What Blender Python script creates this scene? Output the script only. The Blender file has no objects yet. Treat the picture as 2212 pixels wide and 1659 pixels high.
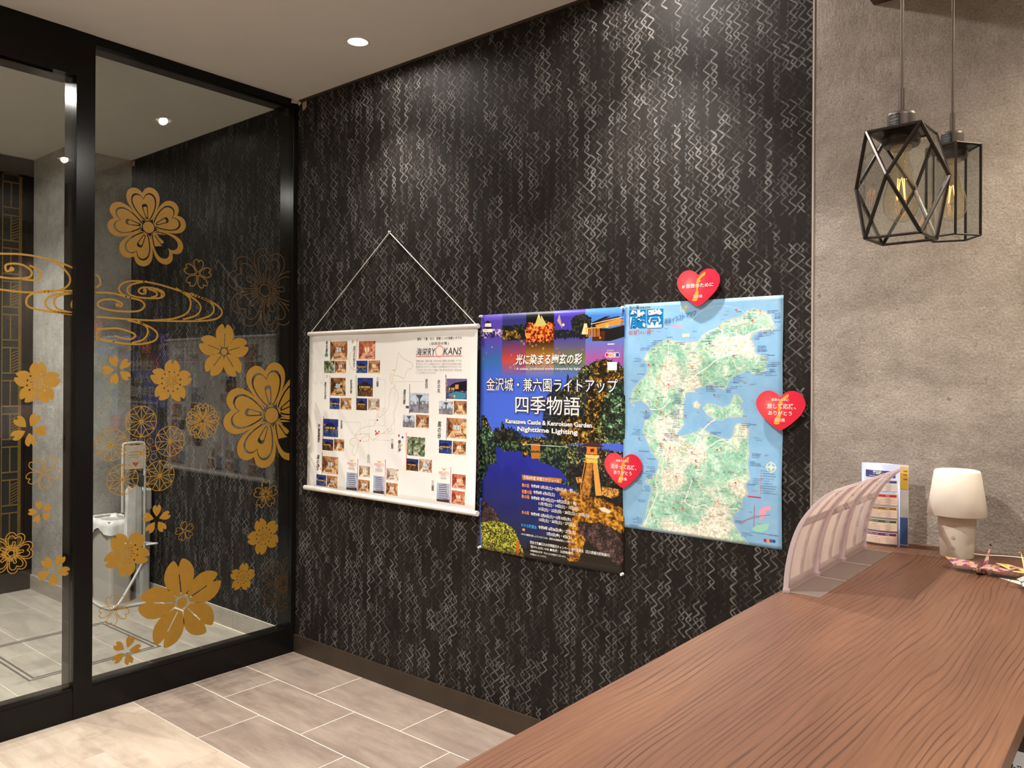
import bpy, bmesh, math, random
import numpy as np
from mathutils import Vector, Matrix
from mathutils.geometry import tessellate_polygon

# ------------------------------------------------------------------ camera, world, lights, exposure
S = bpy.context.scene
COL = S.collection
YAW, ROLL = -0.688867758, 0.00581911
CAMLOC = (3.75758, -2.67144, 1.545)
HC = 3.075                       # ceiling height
fw = Vector((math.sin(YAW), math.cos(YAW), 0)); rt = Vector((math.cos(YAW), -math.sin(YAW), 0)); up = Vector((0, 0, 1))
c_, s_ = math.cos(ROLL), math.sin(ROLL)
r2 = c_ * rt + s_ * up; u2 = -s_ * rt + c_ * up
cam_d = bpy.data.cameras.new('camera'); cam = bpy.data.objects.new('camera', cam_d); COL.objects.link(cam)
M = Matrix((r2, u2, -fw)).transposed().to_4x4(); M.translation = CAMLOC
cam.matrix_world = M
cam_d.sensor_width = 36; cam_d.lens = 1720.3 / 2212 * 36
cam_d.shift_y = -(829.5 - 812.18) / 2212
cam_d.clip_start = 0.02
S.camera = cam
S.view_settings.view_transform = 'Standard'; S.view_settings.look = 'None'
S.view_settings.gamma = 1; S.view_settings.use_curve_mapping = False
S.view_settings.exposure = 0.5
S.cycles.max_bounces = 10; S.cycles.transparent_max_bounces = 24; S.cycles.diffuse_bounces = 5
S.cycles.glossy_bounces = 5; S.cycles.transmission_bounces = 8
S.cycles.caustics_reflective = False; S.cycles.caustics_refractive = False
S.cycles.sample_clamp_indirect = 6
w = bpy.data.worlds.new('world'); S.world = w; w.use_nodes = True
w.node_tree.nodes['Background'].inputs[0].default_value = (1, .9, .8, 1)
w.node_tree.nodes['Background'].inputs[1].default_value = 0.05

WARM = (1.0, 0.935, 0.865); COOL = (1.0, 0.96, 0.88); AMBER = (1.0, .84, .64)
def spot(name, loc, power, size=80, blend=.7, rad=.03, col=WARM, aim=None):
    l = bpy.data.lights.new(name, 'SPOT'); l.energy = power; l.spot_size = math.radians(size); l.spot_blend = blend
    l.shadow_soft_size = rad; l.color = col
    o = bpy.data.objects.new(name, l); COL.objects.link(o); o.location = loc
    d = (Vector(aim) - Vector(loc)) if aim else Vector((0, 0, -1))
    o.rotation_euler = d.to_track_quat('-Z', 'Y').to_euler()
    return o
# (x, y, power, cone, colour): every one has a fixture in the ceiling; the room's unseen rows are added fill
DOWN = [(0.881, -0.305, 60, 92, WARM), (2.28, -0.320, 120, 84, WARM), (0.88, -1.75, 130, 110, WARM), (2.28, -1.75, 170, 140, WARM),
        (0.88, -3.3, 90, 115, WARM), (2.28, -3.3, 90, 115, WARM), (4.75, -1.75, 130, 110, WARM), (4.75, -3.3, 90, 110, WARM),
        (-0.9, -1.50, 160, 125, COOL), (-2.05, -1.45, 115, 125, COOL)]
for i, (x, y, p, sz, c) in enumerate(DOWN):
    spot('downlight_beam', (x, y, HC + .012), p, sz, .75, .03, c)
    spot('downlight_spill', (x, y, HC - .004), 9 if i != 1 else 20, 172, .25, .02, c)
CANOPY_SPOT = (3.95, -0.40, 2.70)
spot('canopy_beam', CANOPY_SPOT, 88, 150, .8, .03, AMBER)
STAFF_FILL = (3.95, -1.50, 2.70)  # unseen spotlight, added to brighten the counter front and the table lamp
spot('staff_fill', STAFF_FILL, 60, 140, .8, .03, WARM)

# ------------------------------------------------------------------ helpers
def tag(o, label=None, cat=None, group=None, kind=None):
    if label: o['label'] = label
    if cat: o['category'] = cat
    if group: o['group'] = group
    if kind: o['kind'] = kind
    return o
def empty(name, loc=(0, 0, 0), rz=0, parent=None, **k):
    o = bpy.data.objects.new(name, None); COL.objects.link(o); o.location = loc; o.rotation_euler = (0, 0, rz)
    o.empty_display_size = .05
    if parent: o.parent = parent
    return tag(o, **k)
class MB:
    def __init__(s): s.v = []; s.f = []; s.sm = []
    def add(s, vs, fs, smooth=False):
        n = len(s.v); s.v += [tuple(v) for v in vs]
        for f in fs: s.f.append([n + i for i in f]); s.sm.append(smooth)
        return s
    def box(s, x0, x1, y0, y1, z0, z1):
        vs = [(x, y, z) for z in (z0, z1) for x, y in ((x0, y0), (x1, y0), (x1, y1), (x0, y1))]
        return s.add(vs, [(3, 2, 1, 0), (4, 5, 6, 7), (0, 1, 5, 4), (1, 2, 6, 5), (2, 3, 7, 6), (3, 0, 4, 7)])
    def lathe(s, prof, n=32, c=(0, 0, 0), cap0=True, cap1=True, smooth=True):
        vs = []; fs = []; m = len(prof)
        for i in range(n):
            a = 2 * math.pi * i / n
            for r, z in prof: vs.append((c[0] + r * math.cos(a), c[1] + r * math.sin(a), c[2] + z))
        for i in range(n):
            j = (i + 1) % n
            for k in range(m - 1): fs.append((i * m + k, j * m + k, j * m + k + 1, i * m + k + 1))
        s.add(vs, fs, smooth)
        if cap0 and prof[0][0] > 1e-6: s.add([vs[i * m] for i in range(n)], [list(range(n))[::-1]])
        if cap1 and prof[-1][0] > 1e-6: s.add([vs[i * m + m - 1] for i in range(n)], [list(range(n))])
        return s
    def tube(s, pts, r, n=10, caps=True, smooth=True):
        pts = [Vector(p) for p in pts]; rings = []; prev = None
        for i, p in enumerate(pts):
            d = (pts[min(i + 1, len(pts) - 1)] - pts[max(i - 1, 0)]).normalized()
            if prev is None:
                a = Vector((0, 0, 1)) if abs(d.z) < .9 else Vector((1, 0, 0)); x = d.cross(a).normalized()
            else: x = (prev - d * prev.dot(d)).normalized()
            prev = x; y = d.cross(x); rr = r[i] if isinstance(r, (list, tuple)) else r
            rings.append([p + (x * math.cos(2 * math.pi * k / n) + y * math.sin(2 * math.pi * k / n)) * rr for k in range(n)])
        vs = [v for q in rings for v in q]; fs = []
        for i in range(len(pts) - 1):
            for k in range(n): fs.append((i * n + k, i * n + (k + 1) % n, (i + 1) * n + (k + 1) % n, (i + 1) * n + k))
        s.add(vs, fs, smooth)
        if caps: s.add(rings[0], [list(range(n))[::-1]]); s.add(rings[-1], [list(range(n))])
        return s
    def prism(s, loops, fn, t):
        """loops of 2D points (outer, holes...) -> slab between fn(p, 0) and fn(p, t)"""
        tri = tessellate_polygon([[Vector((p[0], p[1], 0)) for p in l] for l in loops])
        flat = [p for l in loops for p in l]
        s.add([fn(p, t) for p in flat], tri)
        if t:
            for l in loops:
                n = len(l); s.add([fn(p, 0) for p in l] + [fn(p, t) for p in l], [(i, (i + 1) % n, n + (i + 1) % n, n + i) for i in range(n)])
        return s
    def build(s, name, mat, parent=None, bevel=0, loc=None, **k):
        me = bpy.data.meshes.new(name); me.from_pydata(s.v, [], s.f); me.materials.append(mat)
        me.polygons.foreach_set('use_smooth', s.sm); me.update()
        o = bpy.data.objects.new(name, me); COL.objects.link(o)
        if parent: o.parent = parent
        if loc: o.location = loc
        if bevel:
            b = o.modifiers.new('b', 'BEVEL'); b.width = bevel; b.segments = 2; b.limit_method = 'ANGLE'
        return tag(o, **k)
def box(name, b, mat, parent=None, bevel=0, **k): return MB().box(*b).build(name, mat, parent, bevel, **k)
def crom(pts, n=6, closed=False):
    """Catmull-Rom through 2D/3D points"""
    P = [Vector(p) for p in pts]; out = []; m = len(P)
    for i in range(m if closed else m - 1):
        a = P[(i - 1) % m] if closed or i > 0 else P[0]; b = P[i]; c = P[(i + 1) % m]; d = P[(i + 2) % m] if closed or i < m - 2 else P[-1]
        for k in range(n):
            t = k / n
            out.append(.5 * ((2 * b) + (c - a) * t + (2 * a - 5 * b + 4 * c - d) * t * t + (3 * b - a - 3 * c + d) * t ** 3))
    if not closed: out.append(P[-1])
    return out

def copy_tree(o, parent=None):
    c = o.copy(); COL.objects.link(c); c.parent = parent
    for ch in list(o.children): copy_tree(ch, c)
    return c

# ------------------------------------------------------------------ node materials
def newmat(name):
    m = bpy.data.materials.new(name); m.use_nodes = True; nt = m.node_tree
    return m, nt, nt.nodes['Principled BSDF']
def L(nt, a, b): nt.links.new(a, b)
def nd(nt, t, **k):
    n = nt.nodes.new(t)
    for a, v in k.items(): setattr(n, a, v)
    return n
def mth(nt, op, a, b=None, c=None, clamp=False):
    n = nd(nt, 'ShaderNodeMath', operation=op, use_clamp=clamp)
    for i, x in enumerate((a, b, c)):
        if x is None: continue
        if isinstance(x, (int, float)): n.inputs[i].default_value = x
        else: L(nt, x, n.inputs[i])
    return n.outputs[0]
def vm(nt, op, a, b=None, scale=None):
    n = nd(nt, 'ShaderNodeVectorMath', operation=op)
    for i, x in enumerate((a, b)):
        if x is None: continue
        if isinstance(x, (tuple, list)): n.inputs[i].default_value = x
        else: L(nt, x, n.inputs[i])
    if scale is not None:
        if isinstance(scale, (int, float)): n.inputs['Scale'].default_value = scale
        else: L(nt, scale, n.inputs['Scale'])
    return n.outputs['Value'] if op in ('LENGTH', 'DOT_PRODUCT') else n.outputs[0]
def objco(nt, scale=(1, 1, 1), loc=(0, 0, 0), src='Object'):
    tc = nd(nt, 'ShaderNodeTexCoord'); mp = nd(nt, 'ShaderNodeMapping'); mp.inputs['Scale'].default_value = scale; mp.inputs['Location'].default_value = loc
    L(nt, tc.outputs[src], mp.inputs[0]); return mp.outputs[0]
def noise(nt, co, sc, det=4, rough=.55, dist=0):
    n = nd(nt, 'ShaderNodeTexNoise'); n.inputs['Scale'].default_value = sc; n.inputs['Detail'].default_value = det
    n.inputs['Roughness'].default_value = rough; n.inputs['Distortion'].default_value = dist; L(nt, co, n.inputs['Vector']); return n.outputs['Fac']
def ramp(nt, f, stops):
    r = nd(nt, 'ShaderNodeValToRGB'); e = r.color_ramp.elements
    while len(e) < len(stops): e.new(.5)
    for i, (p, c) in enumerate(stops): e[i].position = p; e[i].color = tuple(c) + (1,) if len(c) == 3 else c
    L(nt, f, r.inputs[0]); return r.outputs[0]
def mix(nt, f, a, b, mode='MIX'):
    n = nd(nt, 'ShaderNodeMix', data_type='RGBA', blend_type=mode)
    for i, x in ((0, f), (6, a), (7, b)):
        if isinstance(x, (int, float)): n.inputs[i].default_value = x
        elif isinstance(x, (tuple, list)): n.inputs[i].default_value = tuple(x) + (1,) if len(x) == 3 else x
        else: L(nt, x, n.inputs[i])
    return n.outputs[2]
def bump(nt, h, bs, strength=.3, dist=.002):
    b = nd(nt, 'ShaderNodeBump'); b.inputs['Strength'].default_value = strength; b.inputs['Distance'].default_value = dist
    L(nt, h, b.inputs['Height']); L(nt, b.outputs[0], bs.inputs['Normal'])
def simple(name, col, rough=.5, metal=0, nz=.06, nsc=30, spec=None, emit=None, es=0, bmp=0):
    m, nt, b = newmat(name); co = objco(nt); f = noise(nt, co, nsc, 3)
    c2 = tuple(max(0, x * (1 - nz * 2)) for x in col); c3 = tuple(min(1, x * (1 + nz)) for x in col)
    L(nt, ramp(nt, f, [(.3, c2), (.7, c3)]), b.inputs['Base Color'])
    b.inputs['Roughness'].default_value = rough; b.inputs['Metallic'].default_value = metal
    if spec is not None: b.inputs['Specular IOR Level'].default_value = spec
    if emit: b.inputs['Emission Color'].default_value = tuple(emit) + (1,); b.inputs['Emission Strength'].default_value = es
    if bmp: bump(nt, f, b, bmp, .001)
    return m

# --- woven strand wallpaper: signed-distance strokes repeated in columns
def strand_group():
    g = bpy.data.node_groups.new('strand_cell', 'ShaderNodeTree')
    for n, t in (('Vector', 'NodeSocketVector'), ('W', 'NodeSocketFloat'), ('H', 'NodeSocketFloat'), ('Seed', 'NodeSocketFloat'), ('Thick', 'NodeSocketFloat')):
        g.interface.new_socket(n, in_out='INPUT', socket_type=t)
    for n in ('Mask', 'Rand'): g.interface.new_socket(n, in_out='OUTPUT', socket_type='NodeSocketFloat')
    gi = g.nodes.new('NodeGroupInput'); go = g.nodes.new('NodeGroupOutput')
    sp = nd(g, 'ShaderNodeSeparateXYZ'); L(g, gi.outputs['Vector'], sp.inputs[0])
    u = mth(g, 'DIVIDE', sp.outputs[0], gi.outputs['W']); cu = mth(g, 'FLOOR', u)
    wn = nd(g, 'ShaderNodeTexWhiteNoise', noise_dimensions='2D'); cb = nd(g, 'ShaderNodeCombineXYZ'); L(g, cu, cb.inputs[0]); L(g, gi.outputs['Seed'], cb.inputs[1]); L(g, cb.outputs[0], wn.inputs['Vector'])
    v = mth(g, 'ADD', mth(g, 'DIVIDE', sp.outputs[2], gi.outputs['H']), mth(g, 'MULTIPLY', mth(g, 'FLOOR', mth(g, 'MULTIPLY', wn.outputs['Value'], 3.99)), .5)); cv = mth(g, 'FLOOR', v)
    wn2 = nd(g, 'ShaderNodeTexWhiteNoise', noise_dimensions='3D'); cb2 = nd(g, 'ShaderNodeCombineXYZ')
    L(g, cu, cb2.inputs[0]); L(g, cv, cb2.inputs[1]); L(g, gi.outputs['Seed'], cb2.inputs[2]); L(g, cb2.outputs[0], wn2.inputs['Vector'])
    sc = nd(g, 'ShaderNodeSeparateColor'); L(g, wn2.outputs['Color'], sc.inputs[0])
    fu = mth(g, 'SUBTRACT', mth(g, 'FRACT', u), .5); fv = mth(g, 'FRACT', v)
    wc = nd(g, 'ShaderNodeSeparateColor'); L(g, wn.outputs['Color'], wc.inputs[0]); sg = mth(g, 'SUBTRACT', mth(g, 'MULTIPLY', mth(g, 'GREATER_THAN', wc.outputs[1], .5), 2), 1); fu = mth(g, 'MULTIPLY', fu, sg)
    # flip the loop end of the cell at random
    fl = mth(g, 'GREATER_THAN', sc.outputs[0], .5)
    fv2 = mth(g, 'ADD', mth(g, 'MULTIPLY', fv, mth(g, 'SUBTRACT', 1, fl)), mth(g, 'MULTIPLY', mth(g, 'SUBTRACT', 1, fv), fl))
    co = nd(g, 'ShaderNodeCombineXYZ'); L(g, fu, co.inputs[0]); L(g, mth(g, 'MULTIPLY', fv2, 3.384), co.inputs[1])
    X = .45
    q = 1.128
    path = [(-X, 0), (X, .66 * q), (X, .71 * q), (-X, 1.36 * q), (-X, 1.41 * q), (X, 2.04 * q), (X, 2.10 * q), (-X, 3.0 * q)]
    segs = list(zip(path[:-1], path[1:])) + [((X, 2.90 * q), (-.28, 2.25 * q)), ((-.28, 2.25 * q), (-.28, 2.17 * q)), ((-.28, 2.17 * q), (-.07, 2.01 * q))]
    dmin = None
    for a, b in segs:
        ba = (b[0] - a[0], b[1] - a[1]); dd = ba[0] ** 2 + ba[1] ** 2
        pa = vm(g, 'SUBTRACT', co.outputs[0], (a[0], a[1], 0))
        h = mth(g, 'DIVIDE', vm(g, 'DOT_PRODUCT', pa, (ba[0], ba[1], 0)), dd, clamp=True)
        sn = nd(g, 'ShaderNodeVectorMath', operation='SCALE'); sn.inputs[0].default_value = (ba[0], ba[1], 0); L(g, h, sn.inputs['Scale'])
        d = vm(g, 'LENGTH', vm(g, 'SUBTRACT', pa, sn.outputs[0]))
        dmin = d if dmin is None else mth(g, 'MINIMUM', dmin, d)
    tk = mth(g, 'MULTIPLY', gi.outputs['Thick'], mth(g, 'ADD', .75, mth(g, 'MULTIPLY', sc.outputs[2], .5)))
    mr = nd(g, 'ShaderNodeMapRange', interpolation_type='SMOOTHSTEP'); L(g, dmin, mr.inputs[0]); L(g, mth(g, 'MULTIPLY', tk, .8), mr.inputs[1]); L(g, mth(g, 'MULTIPLY', tk, 1.25), mr.inputs[2])
    mr.inputs[3].default_value = 1; mr.inputs[4].default_value = 0
    L(g, mr.outputs[0], go.inputs['Mask']); L(g, sc.outputs[1], go.inputs['Rand'])
    return g
def wallpaper():
    m, nt, b = newmat('strand_wallpaper'); G = strand_group(); tc = nd(nt, 'ShaderNodeTexCoord'); co = tc.outputs['Object']
    # slight hand-printed wobble
    nn = nd(nt, 'ShaderNodeTexNoise'); nn.inputs['Scale'].default_value = 14; nn.inputs['Detail'].default_value = 1; L(nt, co, nn.inputs['Vector'])
    wob = vm(nt, 'SCALE', vm(nt, 'SUBTRACT', nn.outputs['Color'], (.5, .5, .5)), scale=.0014); cw = vm(nt, 'ADD', co, wob)
    patch = noise(nt, objco(nt, (9, 1, 1)), 4.2, 2, .7); fade = noise(nt, objco(nt, (1, 1, 1), (3, 1, 7)), 42, 3)
    base = ramp(nt, noise(nt, co, 3.2, 3), [(.35, (.0085, .0066, .0058)), (.65, (.0145, .0112, .0098))])
    col = base
    for W, H, seed, th, off, lo, hi, c in ((.0576, .195, 9, .034, (.0144, 0, .0), .45, 1.2, (.040, .029, .021)), (.0288, .0975, 5, .075, (0, 0, 0), .40, 1.05, (.058, .050, .045)),
                                 (.0288, .0975, 1, .086, (0, 0, 0), .42, .86, (.140, .133, .127))):
        gn = nd(nt, 'ShaderNodeGroup'); gn.node_tree = G
        L(nt, vm(nt, 'ADD', cw, off), gn.inputs[0])
        for i, x in enumerate((W, H, seed, th)): gn.inputs[i + 1].default_value = x
        mr = nd(nt, 'ShaderNodeMapRange'); mr.inputs[1].default_value = lo; mr.inputs[2].default_value = hi
        L(nt, mth(nt, 'ADD', mth(nt, 'MULTIPLY', gn.outputs['Rand'], .62), mth(nt, 'MULTIPLY', mth(nt, 'SUBTRACT', patch, .32), 1.25)), mr.inputs[0])
        fd = nd(nt, 'ShaderNodeMapRange'); fd.inputs[1].default_value = .36; fd.inputs[2].default_value = .50; fd.inputs[3].default_value = .62; L(nt, fade, fd.inputs[0])
        f = mth(nt, 'MULTIPLY', mth(nt, 'MULTIPLY', gn.outputs['Mask'], mr.outputs[0]), fd.outputs[0])
        col = mix(nt, f, col, c)
    L(nt, col, b.inputs['Base Color']); b.inputs['Roughness'].default_value = .62; b.inputs['Specular IOR Level'].default_value = .16
    bump(nt, noise(nt, co, 600, 2), b, .12, .0006)
    return m
def concrete(name, c0=(.27, .235, .205), c1=(.44, .395, .355)):
    m, nt, b = newmat(name); co = objco(nt); cs = objco(nt, (1, 1, 1.6))
    big = noise(nt, cs, 2.2, 6, .6, .6); mid = noise(nt, co, 12, 6, .65); fine = noise(nt, co, 150, 4, .7)
    v = nd(nt, 'ShaderNodeTexVoronoi', feature='DISTANCE_TO_EDGE'); v.inputs['Scale'].default_value = 3; 
    pits = noise(nt, objco(nt, (1, 1, .7), (2, 4, 6)), 42, 3, .6)
    pitm = ramp(nt, pits, [(.255, (0, 0, 0)), (.32, (1, 1, 1))])
    base = ramp(nt, mth(nt, 'ADD', mth(nt, 'MULTIPLY', big, .6), mth(nt, 'MULTIPLY', mid, .4)), [(.38, c0), (.5, tuple((a + b_) / 2 for a, b_ in zip(c0, c1))), (.62, c1)])
    base = mix(nt, .55, base, ramp(nt, fine, [(.32, (.42, .40, .385)), (.68, (1.25, 1.25, 1.25))]), 'MULTIPLY')
    base = mix(nt, .7, base, ramp(nt, pits, [(.27, (.35, .32, .30)), (.345, (1, 1, 1))]), 'MULTIPLY')
    L(nt, base, b.inputs['Base Color']); b.inputs['Roughness'].default_value = .75; b.inputs['Specular IOR Level'].default_value = .3
    h = mth(nt, 'ADD', mth(nt, 'MULTIPLY', mid, .5), mth(nt, 'ADD', mth(nt, 'MULTIPLY', fine, .35), mth(nt, 'MULTIPLY', pits, .6)))
    bump(nt, h, b, .9, .006); return m
def wood():
    m, nt, b = newmat('walnut_top'); co = objco(nt, (1, .16, 1)); 
    warp = noise(nt, objco(nt, (1, .22, 1)), 3.4, 2, .5); warp2 = noise(nt, objco(nt, (1, .12, 1)), 16, 2, .5)
    sp = nd(nt, 'ShaderNodeSeparateXYZ'); L(nt, co, sp.inputs[0])
    x = mth(nt, 'ADD', sp.outputs[0], mth(nt, 'ADD', mth(nt, 'MULTIPLY', warp, .15), mth(nt, 'MULTIPLY', warp2, .030)))
    ring = mth(nt, 'FRACT', mth(nt, 'MULTIPLY', x, 85)); ringm = mth(nt, 'ABSOLUTE', mth(nt, 'SUBTRACT', ring, .5))
    gap = noise(nt, objco(nt, (1, .1, 1), (5, 3, 1)), 22, 3)
    dark = mth(nt, 'MULTIPLY', ramp(nt, ringm, [(.02, (1, 1, 1)), (.17, (0, 0, 0))]), ramp(nt, gap, [(.38, (.12, .12, .12)), (.6, (1, 1, 1))]))
    fib = noise(nt, objco(nt, (1, .03, 1)), 260, 3, .6); broad = noise(nt, objco(nt, (1, .15, 1), (1, 2, 0)), 7, 3)
    base = ramp(nt, broad, [(.3, (.112, .049, .027)), (.55, (.150, .068, .038)), (.75, (.190, .090, .047))])
    base = mix(nt, .5, base, ramp(nt, fib, [(.3, (.62, .58, .55)), (.7, (1.1, 1.1, 1.1))]), 'MULTIPLY')
    base = mix(nt, mth(nt, 'MULTIPLY', dark, .85), base, (.045, .019, .013))
    L(nt, base, b.inputs['Base Color']); b.inputs['Roughness'].default_value = .42; b.inputs['Specular IOR Level'].default_value = .4
    bump(nt, fib, b, .08, .0005); return m
def tilemat(name, c0, c1, streak=(.5, .44, .38), ax=0):
    m, nt, b = newmat(name); oi = nd(nt, 'ShaderNodeObjectInfo')
    tc = nd(nt, 'ShaderNodeTexCoord'); off = vm(nt, 'SCALE', (7.3, 3.1, 1.7), scale=oi.outputs['Random'])
    p = vm(nt, 'ADD', tc.outputs['Object'], off); mp = nd(nt, 'ShaderNodeMapping'); mp.inputs['Scale'].default_value = (.35, 1.6, 1) if ax == 0 else (1.6, .35, 1); L(nt, p, mp.inputs[0])
    n1 = noise(nt, mp.outputs[0], 9, 5, .6, .3); n2 = noise(nt, mp.outputs[0], 60, 4, .7)
    base = ramp(nt, mth(nt, 'ADD', mth(nt, 'MULTIPLY', n1, .75), mth(nt, 'MULTIPLY', n2, .25)), [(.36, c0), (.62, c1)])
    base = mix(nt, ramp(nt, n2, [(.66, (0, 0, 0)), (.78, (.45, .45, .45))]), base, streak)
    base = mix(nt, mth(nt, 'MULTIPLY', oi.outputs['Random'], .18), base, c0)
    L(nt, base, b.inputs['Base Color']); b.inputs['Roughness'].default_value = .38; b.inputs['Specular IOR Level'].default_value = .4
    bump(nt, n2, b, .08, .0005); return m
def glassmat(name, ior=1.45, tint=(1, 1, 1), rough=0.0, gain=1.0):
    m = bpy.data.materials.new(name); m.use_nodes = True; nt = m.node_tree; nt.nodes.clear()
    out = nd(nt, 'ShaderNodeOutputMaterial'); t = nd(nt, 'ShaderNodeBsdfTransparent'); g = nd(nt, 'ShaderNodeBsdfGlossy'); lw = nd(nt, 'ShaderNodeLayerWeight'); lw.inputs[0].default_value = .5; mx = nd(nt, 'ShaderNodeMixShader')
    t.inputs[0].default_value = tuple(tint) + (1,); g.inputs['Roughness'].default_value = rough; f0 = ((ior - 1) / (ior + 1)) ** 2
    f = mth(nt, 'MULTIPLY', mth(nt, 'MULTIPLY_ADD', mth(nt, 'POWER', lw.outputs['Facing'], 5), 1 - f0, f0), gain, clamp=True)
    L(nt, f, mx.inputs[0]); L(nt, t.outputs[0], mx.inputs[1]); L(nt, g.outputs[0], mx.inputs[2]); L(nt, mx.outputs[0], out.inputs[0]); return m
def emis(name, col, st):
    m = bpy.data.materials.new(name); m.use_nodes = True; nt = m.node_tree; nt.nodes.clear()
    out = nd(nt, 'ShaderNodeOutputMaterial'); e = nd(nt, 'ShaderNodeEmission'); e.inputs[0].default_value = tuple(col) + (1,); e.inputs[1].default_value = st; L(nt, e.outputs[0], out.inputs[0]); return m
def printmat(name, img, rough=.4, spec=.4):
    m, nt, b = newmat(name); ti = nd(nt, 'ShaderNodeTexImage'); ti.image = img; ti.extension = 'EXTEND'
    tc = nd(nt, 'ShaderNodeTexCoord'); L(nt, tc.outputs['UV'], ti.inputs[0]); L(nt, ti.outputs[0], b.inputs['Base Color'])
    b.inputs['Roughness'].default_value = rough; b.inputs['Specular IOR Level'].default_value = spec
    bump(nt, noise(nt, objco(nt), 9, 3), b, .25, .004); return m

BLACK = simple('black_frame_metal', (.0070, .0060, .0056), .21, .0, .05, spec=.16)
GLASS = glassmat('clear_pane', 1.52, (.97, .985, .975), 0.0, 1.25)
GOLD = simple('gold_film', (.33, .172, .018), .5, .1, .04)
GOLDD = simple('dull_gold_film', (.13, .065, .022), .5, .1, .04)
WHITEP = simple('white_plastic', (.72, .68, .62), .45, 0, .02)
CEIL = simple('ceiling_paint', (.62, .60, .565), .85, 0, .015, 3)
PLAST = simple('plaster_paint', (.45, .40, .35), .85, 0, .03, 3)
PAPER = wallpaper(); CONC = concrete('cement_wall'); WOODM = wood()
CONCL = concrete('cement_wall_pale', (.32, .30, .28), (.50, .48, .45))
TILEG = tilemat('grey_tile', (.225, .172, .142), (.345, .278, .232), (.58, .54, .50))
TILEL = tilemat('pale_tile', (.40, .32, .25), (.54, .455, .37), (.60, .53, .45))
TILEV = tilemat('vestibule_tile', (.33, .295, .25), (.46, .42, .365), (.54, .50, .45))
GROUT = simple('cream_grout', (.80, .72, .60), .8, 0, .05)
GROUTP = simple('pale_grout', (.42, .34, .27), .8, 0, .05)
BASEM = simple('bronze_skirting', (.055, .038, .026), .42, .35, .1, 8)

# ------------------------------------------------------------------ shell
X0, X1, Y0 = -2.60, 6.0, -5.4
XW = 2.847                                       # end of the patterned wall
def st(o): o['kind'] = 'structure'; return o
flo = st(box('floor', (-.05, X1, Y0, 0, -.06, -.0004), GROUT))
GP = .0023
def tile(parent, x0, x1, y0, y1, mat, z=0.0):
    MB().box(x0 + GP, x1 - GP, y0 + GP, y1 - GP, -.010, z).build('tile', mat, parent)
rows = [(-.006, -.305, -.021), (-.305, -.604, -.324), (-.604, -.906, -.021)]
for ya, yb, xo in rows:
    for k in range(7):
        a = max(xo + .605 * k, .0); tile(flo, a, xo + .605 * (k + 1), yb, ya, TILEG)
GP = .0005
fl2 = st(box('floor', (0, X1, Y0, -.9065, -.012, -.0008), GROUTP))
for r in range(8):
    xo = -.19 if r % 2 else -.45
    for k in range(8):
        a = max(xo + .605 * k, .0); tile(fl2, a, xo + .605 * (k + 1), -.907 - .304 * (r + 1), -.907 - .304 * r, TILEL, .0004)
GP = .0015
flv = st(box('floor', (X0, -.05, Y0, 0, -.06, -.0004), GROUT))
for r in range(9):
    xo = X0 - (.30 if r % 2 else 0)
    for k in range(5):
        a = max(xo + .605 * k, X0); b_ = min(xo + .605 * (k + 1), -.12)
        if b_ - a > .02: tile(flv, a, b_, -.02 - .302 * (r + 1), -.02 - .302 * r, TILEV)
# steel inspection-hatch frame let into the vestibule floor
STEEL = simple('hatch_steel', (.30, .29, .28), .35, .8, .08)
hf = MB()
for ins, wd in ((0, .010), (.026, .010)):
    a, b_, c, d = -1.345 + ins, -.640 - ins, -1.125 + ins, -.445 - ins
    hf.box(a, b_, c, c + wd, 0, .0022).box(a, b_, d - wd, d, 0, .0022).box(a, a + wd, c + wd, d - wd, 0, .0022).box(b_ - wd, b_, c + wd, d - wd, 0, .0022)
hat = hf.build('trim_1', STEEL); st(hat)
# ceiling with round cut-outs for the recessed lights
RH = .044
circ = lambda x, y, r, n=28: [(x + r * math.cos(2 * math.pi * i / n), y + r * math.sin(2 * math.pi * i / n)) for i in range(n)]
cm = MB(); cm.prism([[(X0, Y0), (X1, Y0), (X1, 0), (X0, 0)]] + [circ(d[0], d[1], RH) for d in DOWN], lambda p, t: (p[0], p[1], HC + t), 0)
st(cm.build('ceiling', CEIL))
st(MB().box(X0, X1, Y0, .0, HC + .12, HC + .15).build('ceiling_void', PLAST))
st(box('wall_back', (0, XW, 0, .10, 0, HC), PAPER))
st(box('wall_vestibule', (-1.985, 0, 0, .10, 0, HC), PAPER))
st(box('wall_counter', (XW, X1, 0, .10, 0, HC), CONC))
st(MB().prism([[(-1.985, .10), (-1.985, -.445), (-2.53, -.445), (-2.53, .10)]], lambda p, t: (p[0], p[1], t), HC).build('wall_left', CONCL))
st(box('wall_right', (X1, X1 + .1, Y0, 0, 0, HC), PLAST)); st(box('wall_front', (X0, X1, Y0 - .1, Y0, 0, HC), PLAST))
st(box('trim_2', (XW - .003, XW + .003, -.003, 0, 0, HC), simple('edge_strip', (.42, .37, .33), .4, .2, .02)))
st(box('trim_3', (0, XW, -.008, 0, HC - .012, HC), BASEM))
bb = st(box('baseboard_back', (0, 3.08, -.012, 0, 0, .098), BASEM, None, .001))
bl = st(box('baseboard_left', (-1.985, -.12, -.006, 0, 0, .104), GROUT))
for a, b_ in ((-1.979, -1.223), (-1.220, -.623), (-.620, -.126)):
    box('tile', (a, b_, -.011, -.006, 0, .104), TILEV, bl)
bl2 = st(box('baseboard_left', (-1.985, -1.979, -.45, -.012, 0, .104), TILEV)); st(box('baseboard_left', (-2.53, -1.979, -.456, -.446, 0, .104), TILEV))
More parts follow.
